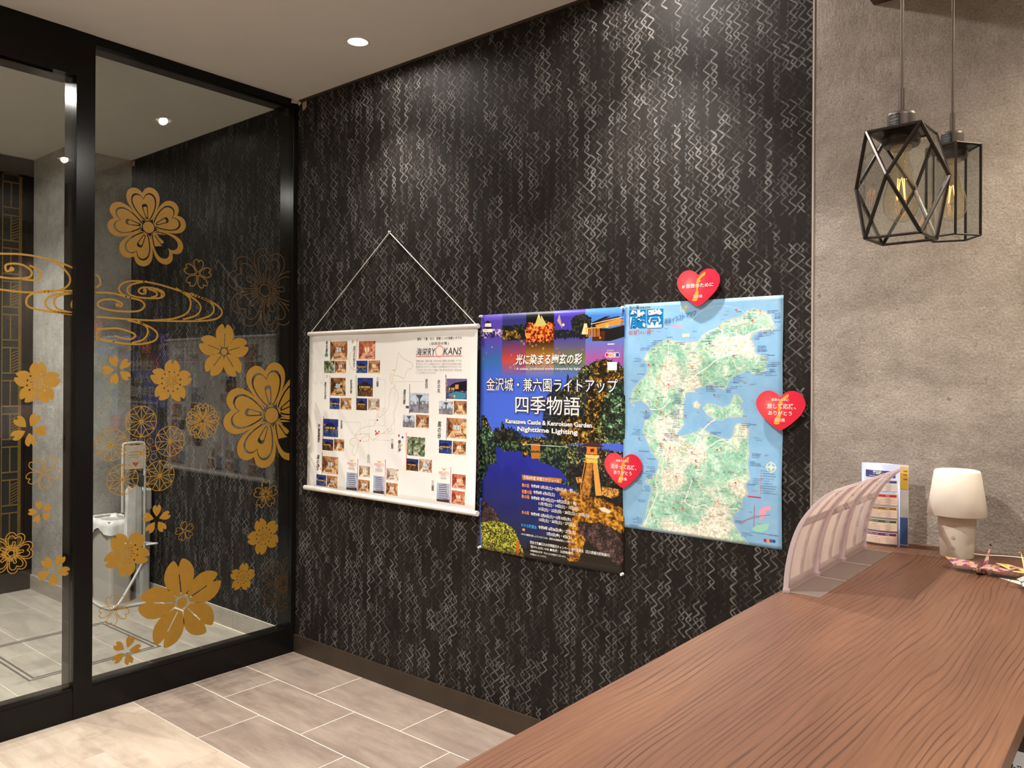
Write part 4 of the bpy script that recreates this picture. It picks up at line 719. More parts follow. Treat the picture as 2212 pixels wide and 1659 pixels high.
# ---- night garden poster
def paint_night():
    c = Cv(1.377, 2.130, .772, 1.817, 760, (.27, .40, .84)); N = NP; n1 = c.noise(.02, 1, 4); n2 = c.noise(.008, 2, 3); n3 = c.noise(.05, 3, 3); n4 = c.noise(.004, 6, 2); V = c.V; U = c.U
    rag = (n2 - .5) * .05; rag2 = (n4 - .5) * .012
    foli = c.pal(n2 * .6 + n4 * .4, [(.25, (.04, .09, .08)), (.48, (.16, .33, .20)), (.62, (.45, .62, .35)), (.8, (.80, .86, .60))], 1.6)
    autm = c.pal(n2 * .6 + n4 * .4, [(.25, (.10, .07, .03)), (.45, (.42, .28, .06)), (.62, (.80, .56, .14)), (.8, (.96, .82, .42))], 1.6)
    gren = c.pal(n2 * .5 + n4 * .5, [(.25, (.05, .14, .10)), (.5, (.22, .42, .30)), (.65, (.50, .66, .45)), (.8, (.80, .86, .74))], 1.6)
    dark = c.pal(n2, [(.2, (.02, .03, .06)), (.55, (.08, .10, .12)), (.8, (.25, .26, .14))], 1.3); gold = c.pal(n1 * .5 + n2 * .5, [(.25, (.25, .13, .03)), (.5, (.68, .42, .08)), (.7, (.96, .72, .22))], 1.5)
    clump = np.clip((n1 - .40) * 4.5, .18, 1)[..., None]; autm = autm * clump; gren = gren * np.clip(clump + .15, 0, 1); foli = foli * clump
    # strips
    xs = [1.377, 1.503, 1.638, 1.785, 1.943, 2.131]; tops = [(.34, .26, .68), (.20, .20, .46), (.03, .03, .05), (.27, .22, .66), (.28, .50, .82)]; lows = [(.20, .42, .66), (.80, .26, .22), (.86, .55, .20), (.46, .48, .20), (.68, .32, .60)]
    for k in range(5):
        M_ = ((c.X >= xs[k]) & (c.X < xs[k + 1])); t = np.clip((V - .10) / .10, 0, 1)[..., None]; f = np.clip((.27 - V) / .08, 0, 1)[..., None]
        col = np.array(tops[k]) * (1 - t) + np.array(lows[k]) * t; c.a = np.where(M_[..., None], c.a * (1 - f) + col * f, c.a)
    def band(k, z0, z1, col, a=1.0, r=rag): c.poly([(xs[k], z0), (xs[k + 1], z0), (xs[k + 1], z1), (xs[k], z1)], col, a, r)
    pur = c.pal(n2, [(.3, (.12, .10, .28)), (.5, (.40, .33, .62)), (.7, (.85, .75, .88))], 1.7); red = c.pal(n2, [(.3, (.30, .06, .03)), (.5, (.85, .28, .08)), (.7, (.98, .60, .25))], 1.7)
    band(0, 1.715, 1.75, pur, .9, rag * .4); band(1, 1.70, 1.765, dark, .95, rag * .5); band(1, 1.705, 1.745, autm, .75, rag * .4); band(2, 1.69, 1.77, red, 1, rag * .5); band(3, 1.70, 1.735, dark, .9, rag * .4)
    for q in N['castle_w']: c.poly(q, (.92, .90, .85))
    for q in N['castle_r']: c.poly(q, (.10, .09, .14))
    for q in N['tents']: c.poly(q, (.78, .74, .42))
    c.poly(N['tree4'], dark, 1, rag * .3); c.poly([(1.80, 1.775), (1.813, 1.80), (1.83, 1.74)], (.75, .62, .58)); c.poly(N['pagoda4'], (.90, .82, .62)); c.poly([(1.905, 1.772), (1.925, 1.785), (1.945, 1.772)], (.2, .14, .16)); c.disc(1.833, 1.757, .006, (1, .93, .7))
    c.poly(N['villa_dark'], (.07, .06, .06)); c.poly(N['villa_roof'], (.22, .17, .28))
    for q in N['villa']: c.poly(q, (.90, .56, .20)); 
    c.line([(1.97, 1.755), (2.12, 1.777)], .003, (1, .85, .5)); c.poly(N['fence5'], (.30, .12, .04))
    for i in range(9): c.line([(1.948 + i * .0075, 1.705), (1.948 + i * .0075, 1.738)], .003, (.96, .58, .20))
    c.line([(1.945, 1.738), (2.015, 1.741)], .004, (.98, .65, .25)); c.disc(2.045, 1.745, .009, (.98, .70, .30))
    R = random.Random(3)
    for i in range(26): c.disc(R.uniform(1.38, 2.12), R.uniform(1.56, 1.70), R.uniform(.003, .006), R.choice([(.9, .3, .25), (.95, .65, .3), (.2, .35, .7), (.6, .65, .25), (.85, .4, .6)]), .7)
    nn = c.noise(.03, 21, 3); mixf = np.where((nn > .52)[..., None], foli * .8, dark * 1.2 + .02); mixf = np.where(((n4 > .66) & (nn > .42))[..., None], np.array([.80, .70, .35], np.float32), mixf); c.poly(N['sky_tree'], mixf, 1, rag * .25); c.poly([(1.40, 1.395), (1.72, 1.40), (1.73, 1.30), (1.40, 1.28)], (.27, .40, .84), 0)
    c.poly([(1.74, 1.44), (1.80, 1.53), (1.86, 1.43), (1.95, 1.34), (1.80, 1.25), (1.72, 1.31)], dark, .85, rag * .4)
    c.poly(N['autumn'], autm, .92, rag); c.poly(N['leafgreen'], gren, .95, rag)
    for a_, b_, w_ in (((2.10, 1.60), (2.02, 1.30), .005), ((2.00, 1.52), (2.08, 1.34), .004), ((1.885, 1.50), (1.885, 1.28), .004), ((2.12, 1.45), (1.98, 1.38), .003)): c.line([a_, b_], w_, (.10, .07, .05), .8)
    c.poly([(1.377, 1.285), (1.44, 1.27), (1.75, 1.29), (1.85, 1.27), (2.13, 1.25), (2.13, .95), (1.377, 1.0)], mixf, .95, rag2)
    c.poly([(1.377, 1.315), (1.44, 1.31), (1.47, 1.27), (1.44, 1.20), (1.377, 1.19)], gren, .9, rag * .6); c.poly([(1.46, 1.31), (1.56, 1.32), (1.66, 1.27), (1.62, 1.225), (1.46, 1.22)], dark, .8, rag * .7)
    c.poly([(1.377, 1.262), (1.85, 1.262), (1.90, 1.03), (1.377, 1.0)], c.pal(n2, [(.3, (.03, .07, .10)), (.55, (.10, .20, .16)), (.75, (.42, .50, .28))], 1.3), .9)
    c.poly([(1.47, 1.235), (1.53, 1.215), (1.60, 1.222), (1.70, 1.19), (1.82, 1.16), (1.86, 1.12), (1.70, 1.10), (1.48, 1.12)], (.14, .17, .58), 1, rag * .3)
    c.poly([(1.377, 1.2), (1.377, .772), (2.13, .772), (2.13, 1.05), (1.9, 1.08), (1.82, 1.15), (1.6, 1.22)], (.10, .11, .20), .0)
    pb = np.stack([.10 + .05 * n3 + .08 * np.clip(.72 - V, 0, .2), .12 + .05 * n3 + .10 * np.clip(.72 - V, 0, .2), .60 - .95 * np.clip(V - .58, 0, .5)], -1); pb[..., 2] = np.clip(pb[..., 2], .16, .7)
    c.poly(N['pond'], pb, 1, rag * .6)
    c.poly([(1.84, 1.02), (2.13, .99), (2.13, .772), (1.56, .772), (1.66, .83), (1.84, .90)], (.085, .07, .06), .9, rag)
    c.poly([(1.84, 1.04), (2.14, 1.10), (2.14, .76), (1.50, .76), (1.62, .80), (1.80, .86)], (.10, .075, .05), 1)
    c.poly(N['gold'], gold, .85, rag * .4); c.poly([(1.88, .86), (1.93, .95), (1.96, .90), (1.92, .80), (1.87, .79)], gold, .8, rag * .5); c.poly(N['bank'], dark, .95, rag * .4)
    for q in N['goldtree'] : c.poly(q, autm, 1, rag * .3)
    for q in N['pond_house']: c.poly(q, (.70, .42, .18)); c.line([q[0], q[1]], .005, (.3, .2, .12))
    c.line([(1.62, 1.253), (1.86, 1.255)], .003, (.75, .78, .70))
    for q in N['rocks']: c.poly(q, c.pal(n4, [(.3, (.5, .3, .12)), (.7, (.95, .72, .35))], 1.4))
    c.line([(1.96, 1.27), (1.925, 1.10), (1.93, 1.02)], .004, (.85, .55, .2)); c.line([(1.91, 1.117), (1.965, 1.120)], .004, (.85, .55, .2)); c.line([(2.02, 1.26), (2.05, 1.15), (2.06, 1.12)], .008, (.22, .13, .07))
    for k, col in (('leg2', (.86, .60, .28)), ('leg1', (.62, .40, .20)), ('lantern_neck', (.98, .72, .32)), ('lantern_mid', (.99, .78, .42)), ('lantern_box', (.90, .48, .15)), ('lantern_win', (.25, .12, .05)), ('lantern_cap', (.25, .15, .12))): c.poly(N[k], col)
    c.poly([(p[0] + .004, p[1] - .004) for p in N['leg1']], gold, .5); c.poly(N['glare'], (.92, .86, .78), .9)
    for k in ('boulder', 'boulder2'): c.poly(N[k], c.pal(n1 * .5 + n4 * .5, [(.3, (.08, .05, .06)), (.55, (.25, .17, .17)), (.75, (.42, .32, .30))], 1.4), 1, rag2)
    c.poly(N['bush'], c.pal(n4 * .6 + n2 * .4, [(.3, (.13, .13, .03)), (.5, (.45, .46, .12)), (.7, (.80, .78, .30))], 1.6), 1, rag2); c.poly(N['bamboo'], (.72, .38, .10)); c.poly([(1.627, .893), (1.642, .893), (1.640, .882), (1.628, .882)], (.9, .6, .25))
    c.poly(N['pill'], (.72, .46, .20))
    for (x, z), col in zip(N['badges'], ((.75, .12, .40), (.95, .62, .30), (.85, .45, .55), (.10, .28, .60))): c.disc(x, z, .0105, (.97, .96, .96)); c.disc(x, z, .0085, col)
    c.disc(N['badges'][2][0], N['badges'][2][1], .0035, (.97, .97, .97)); c.rect(2.048, 2.080, 1.671, 1.675, (.95, .93, .95)); c.poly(N['stamp'], (.96, .94, .94))
    for i in range(14): c.rect(2.047 + (i % 5) * .008, 2.052 + (i % 5) * .008, 1.620 + (i // 5) * .012, 1.627 + (i // 5) * .012, (.90, .80, .80), .6)
    return c
po = tag(empty('night_poster'), 'tall night-garden poster with a stone lantern, blue pond and white lettering', 'poster')
NCV = (1.377, 2.130, .772, 1.817)
ny = lambda u, v: .0025 + .0022 * (1 - math.cos(u * 6.283)) * (1 - v) + .0012 * math.sin(v * 9 + u * 3) ** 2 + (.004 * (u * (1 - u)) * 4 * max(0, .25 - v) * 4)
sheet('poster_sheet', NCV, printmat('night_print', paint_night().image('night_print'), .34, .45), ny, po)
noff = lambda x, z: ny((x - 1.377) / .753, (z - .772) / 1.045) + .0022
tx = lambda rows, nm, mt, b, g=0, k=0, sh=0: texts(rows, nm, mt, po, lambda x, z: noff(x, z) - .0005 * k, b, sh, g)
tx(NIGHT_TXT[2:6], 'lettering_shadow', INKSH, .055, .002, 1); tx(NIGHT_TXT[0:1], 'lettering_shadow', INKSH, .05, .001, 1, .2)
tx(NIGHT_TXT[0:1], 'brush_lettering', INKW, .022, 0, 0, .2); tx(NIGHT_TXT[1:2], 'lettering', INKW, .01); tx(NIGHT_TXT[2:4], 'title_lettering', INKW, .004); tx(NIGHT_TXT[4:6], 'lettering', INKW, .028)
tx(NIGHT_TXT[6:15], 'schedule_lettering', INKW, .02); tx(NIGHT_TXT[15:], 'small_lettering', INKW, .008); tx(NIGHT_ORANGE, 'orange_lettering', INKO, .02); tx(NIGHT_BLUE, 'blue_lettering', INKS, .02)
def pin(x, z, lab):
    p = MB().lathe([(.0065, 0), (.0065, .002), (.003, .004), (.003, .009), (.006, .011), (.0055, .013)], 12); vs = [(x + a, -.006 - c_, z + b) for a, b, c_ in p.v]; p.v = vs
    tag(p.build('push_pin', PINM), lab, 'pin', 'push pins of the night poster')
PINM = simple('milky_pin', (.72, .72, .74), .15, .1, .02)
for x, z, l in ((1.385, 1.811, 'clear push pin in the top corner of the night poster beside the scroll'), (2.121, 1.813, 'clear push pin in the top corner of the night poster beside the map'), (1.385, .779, 'clear push pin in the bottom corner of the night poster nearer the glass'), (2.126, .778, 'clear push pin in the bottom corner of the night poster below the map')): pin(x, z, l)

# ---- illustrated peninsula map
def paint_map():
    c = Cv(2.125, 2.750, .960, 1.825, 850, (.53, .72, .87)); n1 = c.noise(.03, 11, 4); n2 = c.noise(.006, 12, 3); n3 = c.noise(.10, 13, 2); rag = (n2 - .5) * .012; Rr = random.Random(8)
    c.a += (n1[..., None] - .5) * np.array([.10, .07, .04]); c.a += np.clip(.30 - c.V, 0, 1)[..., None] * .10
    land = c.pal(n1 * .6 + n2 * .4, [(.25, (.46, .68, .58)), (.45, (.60, .80, .71)), (.60, (.72, .87, .78)), (.75, (.90, .94, .89))], 1.2)
    sandy = c.pal(n2, [(.3, (.82, .80, .70)), (.5, (.94, .91, .86)), (.7, (.99, .97, .95))], 1.2); f = np.clip((n3 - .52) * 5 + .4 * (1 - c.U), 0, 1)[..., None]; land = land * (1 - f * .85) + sandy * f * .85
    L_ = MP['land']
    for q in (L_, MP['isle'], MP['isle2'], MP['tiny']): c.line(q + [q[0]], .006, (.80, .88, .90), .7); c.poly(q, land, 1, rag); c.line(q + [q[0]], .0018, (.80, .66, .52), .8)
    for q in MP['roads']: c.line([tuple(p) for p in crom(q, 4)], .0036, (.97, .95, .92), .95)
    allm = np.zeros((c.h, c.w), bool); sl, m_ = c.mask(L_); allm[sl] |= m_
    for i in range(560):
        x, z = Rr.uniform(2.16, 2.70), Rr.uniform(.99, 1.78); j = min(c.h - 1, int((z - .96) * 850)); k = min(c.w - 1, int((x - 2.125) * 850)); on = allm[j, k]
        if not on and Rr.random() < .72: continue
        w_ = Rr.uniform(.006, .026); col = Rr.choice([(.25, .30, .45), (.3, .3, .35), (.85, .40, .35), (.30, .40, .60), (.55, .35, .30), (.5, .45, .4)]); 
        for t in range(int(w_ / .0035)): c.rect(x + t * .0035, x + t * .0035 + .0022, z, z + .003, col, .65)
        if Rr.random() < .12: c.disc(x, z + .008, .004, Rr.choice([(.85, .25, .2), (.90, .6, .25), (.55, .35, .5)]), .8)
    for i in range(230):
        x, z = Rr.uniform(2.16, 2.70), Rr.uniform(.975, 1.77); a = Rr.uniform(0, 6.28); q = [(x, z)]; ok = True
        for t in range(Rr.randint(3, 7)):
            a += Rr.uniform(-.9, .9); x += .011 * math.cos(a); z += .011 * math.sin(a); j = min(c.h - 1, max(0, int((z - .96) * 850))); k = min(c.w - 1, max(0, int((x - 2.125) * 850)))
            if not allm[j, k]: break
            q.append((x, z))
        j = min(c.h - 1, max(0, int((q[0][1] - .96) * 850))); k = min(c.w - 1, int((q[0][0] - 2.125) * 850))
        if allm[j, k]: c.line(q, Rr.choice([.0016, .0016, .0024]), Rr.choice([(.97, .95, .93), (.97, .95, .93), (.86, .66, .60), (.72, .60, .52), (.62, .70, .68)]), .8)
    ln = L_ + [L_[0]]
    for i in range(0, len(ln) - 1):
        if Rr.random() < .75:
            x, z = ln[i]; s_ = 1 if x > 2.43 else -1
            if s_ > 0 and z < 1.0: continue
            for r in range(Rr.choice([1, 2, 3, 4])):
                w_ = Rr.uniform(.02, .045); xa = x + s_ * (.012 + (0 if s_ > 0 else w_)); 
                if xa < 2.13 or xa + w_ > 2.745: continue
                for t in range(int(w_ / .0032)): c.rect(xa + t * .0032, xa + t * .0032 + .0022, z - r * .006, z - r * .006 + .0028, (.22, .28, .45), .75)
    for t in range(34):
        a = 2.7 - t * .065; c.disc(2.52 + .12 * math.cos(a), 1.72 + .08 * math.sin(a), .0014, (.95, .97, 1)); 
    for q in ('sq1', 'sq2'): c.poly(MP[q], (.02, .48, .74))
    c.poly(MP['inset2'], (.60, .84, .74)); c.poly(MP['inset'], (.93, .62, .72)); c.line([MP['inset'][-1], (2.632, 1.05), (2.60, 1.03)], .003, (.6, .5, .6)); c.line([(2.60, 1.035), (2.65, 1.062), (2.71, 1.075)], .003, (.6, .5, .6)); c.line([(2.655, 1.10), (2.652, 1.03)], .004, (.6, .5, .6)); c.rect(2.632, 2.678, 1.128, 1.133, (.80, .20, .22))
    c.poly(MP['pill'], (.96, .90, .74)); c.rect(2.33, 2.37, 1.728, 1.736, (.92, .60, .72), .7); c.rect(2.385, 2.425, 1.49, 1.496, (.96, .88, .7), .8)
    x, z = MP['compass']
    for i in range(20):
        a = i * .314; c.line([(x + .016 * math.cos(a), z + .016 * math.sin(a)), (x + .016 * math.cos(a + .314), z + .016 * math.sin(a + .314))], .0022, (.95, .93, .82))
    for dx, dz in ((0, 1), (1, 0), (0, -1), (-1, 0)): c.poly([(x + dx * .024, z + dz * .024), (x + dz * .004, z + dx * .004), (x - dz * .004, z - dx * .004)], (.95, .90, .75))
    for i in range(10):
        zz = 1.223 - i * .0085; c.disc(2.678, zz, .0022, (.85, .35, .30))
        for t in range(Rr.randint(6, 14)): c.rect(2.684 + t * .0035, 2.6862 + t * .0035, zz - .001, zz + .0018, (.25, .32, .50), .7)
    for t in range(30): c.rect(2.64 + t * .0033, 2.6422 + t * .0033, 1.006 - t * .0001, 1.0085, (.25, .32, .50), .7)
    for (x, z), col in zip(MP['badges'], ((.62, .10, .42), (.93, .60, .25), (.50, .20, .55), (.05, .30, .55))): c.disc(x, z, .0062, col)
    return c
mp_ = tag(empty('peninsula_map'), 'pale blue creased map poster showing a green peninsula, pinned beside the night poster', 'poster')
MCV = (2.125, 2.750, .960, 1.825)
tri = lambda t: abs((t % 1) - .5) * 2
def my(u, v):
    k = v * 4.0; cr = tri(k * .5 + .5)                     # four folds, alternately in and out
    return -.001 + .0085 * cr + .0022 * math.sin(u * 7 + v * 13) * math.sin(u * 3.1) + .0018 * math.sin(u * 17 + v * 4) * (1 - u) * max(0, math.sin(v * 9)) + .003 * (1 - v) ** 2
sheet('map_sheet', MCV, printmat('map_print', paint_map().image('map_print'), .30, .5), lambda u, v: max(.0015, my(u, v)), mp_, 30, 64)
mo = lambda x, z: max(.0015, my((x - 2.125) / .625, (z - .96) / .865)) + .0016
texts(MAP_WHITE[:2], 'brush_lettering', INKW, mp_, mo, .05); texts(MAP_WHITE[2:], 'lettering', INKW, mp_, mo); texts(MAP_DARK, 'lettering', INKD, mp_, mo, .01)
mm = MB(); t, x0, x1, zc, h = MAP_BLUE[0]
for i, ch in enumerate(t): a = x0 + (x1 - x0) * i / len(t); zz = 1.752 + .031 * (i / len(t)) ** 1.1; put(mm, ch, a, a + .0135, zz - .009, zz + .009, lambda x, z: (x, -mo(x, z), z), .01)
mm.build('curved_lettering', INKB, mp_, kind='stuff'); texts(MAP_RED, 'red_lettering', INKR, mp_, mo, -.004)
# ---- heart-shaped cards
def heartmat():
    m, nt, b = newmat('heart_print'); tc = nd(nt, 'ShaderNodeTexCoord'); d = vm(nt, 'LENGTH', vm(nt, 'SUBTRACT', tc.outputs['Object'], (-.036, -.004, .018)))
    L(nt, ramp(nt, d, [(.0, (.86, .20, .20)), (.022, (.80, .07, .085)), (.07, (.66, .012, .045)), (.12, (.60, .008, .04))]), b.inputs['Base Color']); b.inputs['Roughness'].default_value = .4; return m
HM = heartmat(); HO = simple('heart_orange', (.86, .34, .035), .45, 0, .02)
HS = sym([(0, .335), (.09, .44), (.235, .50), (.39, .44), (.495, .27), (.50, .10), (.42, -.09), (.26, -.29), (.10, -.44), (0.0, -.50)], 5)
ISH = [(.16, .40), (.22, .42), (.20, .33), (.10, .27), (.05, .22), (.08, .17), (.01, .14), (.04, .06), (-.01, -.03), (.02, -.12), (.0, -.24), (-.02, -.34), (-.10, -.36), (-.17, -.33), (-.12, -.20), (-.05, -.06), (-.06, .05), (-.05, .16), (-.02, .24), (.05, .31)]
labs = ['red heart card with one large line of lettering above the top edge of the map', 'red heart card overlapping the map edge nearest the cement wall', 'red heart card bridging the night poster and the map']
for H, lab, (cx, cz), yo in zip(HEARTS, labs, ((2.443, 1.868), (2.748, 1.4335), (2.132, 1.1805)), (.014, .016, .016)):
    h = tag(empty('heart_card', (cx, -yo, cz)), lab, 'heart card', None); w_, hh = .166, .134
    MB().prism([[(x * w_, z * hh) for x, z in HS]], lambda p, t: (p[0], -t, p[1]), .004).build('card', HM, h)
    MB().prism([[(x * hh, z * hh) for x, z in ISH]], lambda p, t: (p[0], -.0042 - t, p[1]), .0003).build('peninsula_shape', HO, h)
    mm = MB()
    for (t, x0, x1, zc, th) in H['t']: put(mm, t, x0 - cx, x1 - cx, zc - th / 2 - cz, zc + th / 2 - cz, lambda x, z: (x, -.005, z), .012)
    mm.build('lettering', INKW, h, kind='stuff')
    MB().lathe([(.008, 0), (.008, .001)], 12).build('mounting_pad', WHITEP, h).matrix_local = Matrix.Translation((0, .001, .0)) @ Matrix.Rotation(-math.pi / 2, 4, 'X') @ Matrix.Diagonal((1, 1, (yo - .002) / .001 * 1.0, 1))
# ------------------------------------------------------------------ reception counter
CX0, CX1, CZ = 3.0518, 3.5932, 1.0406
ct = tag(empty('counter', (CX0, 0, 0)), 'long reception counter with a reddish walnut top running to the cement wall', 'counter')
wt = MB().box(0, CX1 - CX0, -3.3, -.001, CZ - .032, CZ).build('worktop', WOODM, ct, .0015)
MB().box(.05, .085, -3.28, -.002, .0, CZ - .033).build('front_panel', simple('counter_panel', (.09, .05, .032), .5, 0, .1), ct)
MB().box(.086, .50, -3.28, -3.25, 0, CZ - .033).build('end_panel', DKW, ct); MB().box(.086, .95, -3.28, -.002, .745, .775).build('staff_shelf', simple('shelf_laminate', (.05, .035, .024), .4, 0, .1), ct)
MB().box(.90, .93, -3.28, -.002, 0, .744).build('support_panel', DKW, ct)
np_ = tag(empty('notice_sheet', (3.500, -.735, .7755)), 'white printed notice lying on the low shelf behind the counter', 'notice')
MB().box(0, .21, -.297, 0, 0, .0008).build('sheet', simple('white_paper', (.62, .60, .60), .5, 0, .02), np_)
m = MB(); put(m, 'ドリンク', .02, .13, -.105, -.07, lambda x, y: (x, y, .0012), .01); put(m, '2', .02, .045, -.16, -.125, lambda x, y: (x, y, .0012), .03); m.build('lettering', INKD, np_, kind='stuff')
# ---- three clear leaflet racks side by side
ACR = glassmat('clear_acrylic', 1.49, (.95, .92, .94), .03, 1.3); ACE = None; ACP = simple('frosted_acrylic', (.62, .50, .44), .25, 0, .03)
def frost():
    m = bpy.data.materials.new('tinted_acrylic'); m.use_nodes = True; nt = m.node_tree; b = nt.nodes['Principled BSDF']; out = nt.nodes['Material Output']
    b.inputs['Base Color'].default_value = (.86, .74, .67, 1); b.inputs['Roughness'].default_value = .22; t = nd(nt, 'ShaderNodeBsdfTransparent'); t.inputs[0].default_value = (.90, .84, .84, 1); mx = nd(nt, 'ShaderNodeMixShader'); mx.inputs[0].default_value = .55; tl = nd(nt, 'ShaderNodeBsdfTranslucent'); tl.inputs[0].default_value = (.9, .78, .70, 1); m2 = nd(nt, 'ShaderNodeMixShader'); m2.inputs[0].default_value = .5; L(nt, b.outputs[0], m2.inputs[1]); L(nt, tl.outputs[0], m2.inputs[2])
    L(nt, t.outputs[0], mx.inputs[1]); L(nt, m2.outputs[0], mx.inputs[2]); L(nt, mx.outputs[0], out.inputs[0]); return m
FROST = frost(); MILK = frost(); MILK.name = 'milky_acrylic'; ACE = frost(); ACE.name = 'acrylic_edge'; ACE.node_tree.nodes['Principled BSDF'].inputs['Base Color'].default_value = (.84, .80, .90, 1); [setattr(n.inputs[0], 'default_value', .5) for n in ACE.node_tree.nodes if n.type == 'MIX_SHADER' and n.outputs[0].links[0].to_node.type == 'OUTPUT_MATERIAL']; [setattr(n.inputs[0], 'default_value', .38) for n in MILK.node_tree.nodes if n.type == 'MIX_SHADER' and n.outputs[0].links[0].to_node.type == 'OUTPUT_MATERIAL']
prof = [(q.x, q.y) for q in crom([(0, .004), (.004, .055), (.016, .115), (.035, .165), (.062, .205), (.090, .234), (.113, .250)], 4)]
def rack_proto():
    r = empty('leaflet_rack', (3.062, -.82, CZ))
    MB().box(.004, .084, .003, .205, 0, .0028).build('base_plate', MILK, r, .001)
    for k, y in enumerate((0, .203)):                       # side ribs
        g = MB(); n = len(prof); w_ = .0055
        vs = [(x + dx, y + dy, z) for x, z in prof for dx, dy in ((0, 0), (.010, 0), (.010, w_), (0, w_))]
        fs = [(i * 4 + j, i * 4 + (j + 1) % 4, (i + 1) * 4 + (j + 1) % 4, (i + 1) * 4 + j) for i in range(n - 1) for j in range(4)] + [(3, 2, 1, 0), tuple(range(4 * n - 4, 4 * n))]
        g.add(vs, fs).build('side_rib', ACE, r)
    g = MB(); vs = [(x + .003, y, z) for x, z in prof for y in (.0056, .2028)]; g.add(vs, [(2 * i, 2 * i + 1, 2 * i + 3, 2 * i + 2) for i in range(len(prof) - 1)], True)
    o = g.build('back_panel', FROST, r); o.modifiers.new('s', 'SOLIDIFY').thickness = .0016
    n = len(prof)
    def strip(y0, y1, i0, i1, nm='raised_border', up=.004):
        g = MB(); vs = [(x + .003 + up * d, y, z) for x, z in prof[i0:i1] for y, d in ((y0, 0), (y0, 1), (y1, 1), (y1, 0))]; k = i1 - i0
        g.add(vs, [(i * 4 + j, i * 4 + (j + 1) % 4, (i + 1) * 4 + (j + 1) % 4, (i + 1) * 4 + j) for i in range(k - 1) for j in range(4)] + [(3, 2, 1, 0), tuple(range(4 * k - 4, 4 * k))]).build(nm, ACE if nm != 'raised_border' else ACR, r)
    for y0, y1, i0, i1 in ((.006, .024, 0, n), (.185, .202, 0, n), (.096, .112, 2, n - 2), (.024, .185, 0, 3), (.024, .185, 11, 14), (.024, .185, n - 3, n)): strip(y0, y1, i0, i1)
    strip(.004, .204, n - 2, n, 'top_lip', .010)
    for y in (-.002, .201): MB().box(.0, .014, y, y + .009, 0, .010).build('corner_foot', ACE, r)
    return r
rk = rack_proto(); labs = ['clear curved acrylic leaflet rack at the front end of the row on the counter', 'clear curved acrylic leaflet rack in the middle of the row of three', 'clear curved acrylic leaflet rack nearest the tax leaflet and the wall']
for k in range(3):
    r = rk if k == 0 else copy_tree(rk); r.location = (3.062, -.82 + .211 * k, CZ); tag(r, labs[k], 'leaflet rack', 'clear leaflet racks along the counter edge')
# ---- lodging tax leaflet, a sheet rolled into a standing loop
LB = simple('leaflet_lilac', (.33, .36, .50), .35, 0, .02); LW = simple('leaflet_white', (.68, .65, .62), .4, 0, .02); LC = simple('leaflet_cream', (.70, .54, .43), .4, 0, .02)
lf = tag(empty('tax_leaflet', (3.033, -.100, CZ)), 'lilac folded leaflet of coloured price tables standing against the wall behind the racks', 'leaflet')
Wd, Ht = .110, .246
fy = lambda u: -.014 * math.sin(math.pi * min(1, max(0, u)))
g = MB(); K = 14; loop = [(Wd * i / K, fy(i / K)) for i in range(K + 1)] + [(Wd * i / K, .018 * math.sin(math.pi * i / K)) for i in range(K, -1, -1)]; n = len(loop)
g.add([(x, y, z) for z in (0, Ht) for x, y in loop], [(i, (i + 1) % n, n + (i + 1) % n, n + i) for i in range(n)], True)
o = g.build('folded_sheet', LB, lf); o.modifiers.new('s', 'SOLIDIFY').thickness = .0007
def panel(nm, x0, x1, z0, z1, mat, e):
    g = MB(); K = 8; vs = [(x0 + (x1 - x0) * i / K, fy((x0 + (x1 - x0) * i / K) / Wd) - e, z) for z in (z0, z1) for i in range(K + 1)]; g.add(vs, [(i, i + 1, K + 2 + i, K + 1 + i) for i in range(K)]); return g.build(nm, mat, lf)
tz = lambda z, h_: (z - h_, z)
panel('title_band', .014, .098, .206, .226, simple('navy_band', (.055, .055, .22), .4, 0, .02), .0010); m = MB(); P_ = lambda x, z: (x, fy(x / Wd) - .0016, z)
put(m, '宿泊税', .036, .062, .214, .225, P_, .03); put(m, 'のご案内', .064, .092, .215, .221, P_); put(m, 'Information on the Accommodation Tax', .026, .092, .2075, .2115, P_); m.build('title_lettering', INKW, lf)
md = MB(); mw = MB()
for k, (zt, col) in enumerate(((.199, (.07, .07, .26)), (.157, (.45, .03, .05)), (.119, (.26, .13, .02)), (.080, (.04, .10, .03)), (.041, (.13, .02, .14)))):
    panel('table_panel', .014, .103, zt - .034, zt, LC if k else LW, .0008); panel('table_band', .016, .101, zt - .009, zt - .002, simple('band_ink', col, .4, 0, .02), .0012)
    put(mw, '宿泊料金(1人1泊)', .020, .052, zt - .0075, zt - .004, P_); put(mw, '税額', .073, .083, zt - .0075, zt - .004, P_)
    for r_ in range(3):
        z = zt - .0165 - r_ * .0075; put(md, '5,000円 未満' if r_ == 0 else '5,000円 以上 20,000円 未満', .022 if r_ else .03, .058 if r_ else .05, z, z + .0035, P_); put(md, '%d00円' % (r_ + 1), .074, .086, z, z + .0035, P_); md.box(.017, .100, -.0, .0, z - .002, z - .0016) if False else md.add([P_(.017 + .0083 * i, z - .0018 + d) for d in (0, .0004) for i in range(11)], [(i, i + 1, 12 + i, 11 + i) for i in range(10)])
mw.build('band_lettering', INKW, lf, kind='stuff'); md.build('table_lettering', INKG, lf, kind='stuff')
l2 = tag(empty('yellow_leaflet', (3.060, -.060, CZ)), 'yellow and blue leaflet peeking out behind the lilac tax leaflet', 'leaflet')
MB().box(0, .097, -.004, 0, 0, .242).build('sheet', LW, l2); MB().box(.003, .096, -.0045, -.0041, .170, .238).build('yellow_panel', simple('yellow_ink', (.80, .48, .05), .4, 0, .02), l2); MB().box(.003, .096, -.0045, -.0041, .003, .084).build('blue_panel', simple('mid_blue_ink', (.09, .16, .42), .4, 0, .02), l2)
m = MB(); 
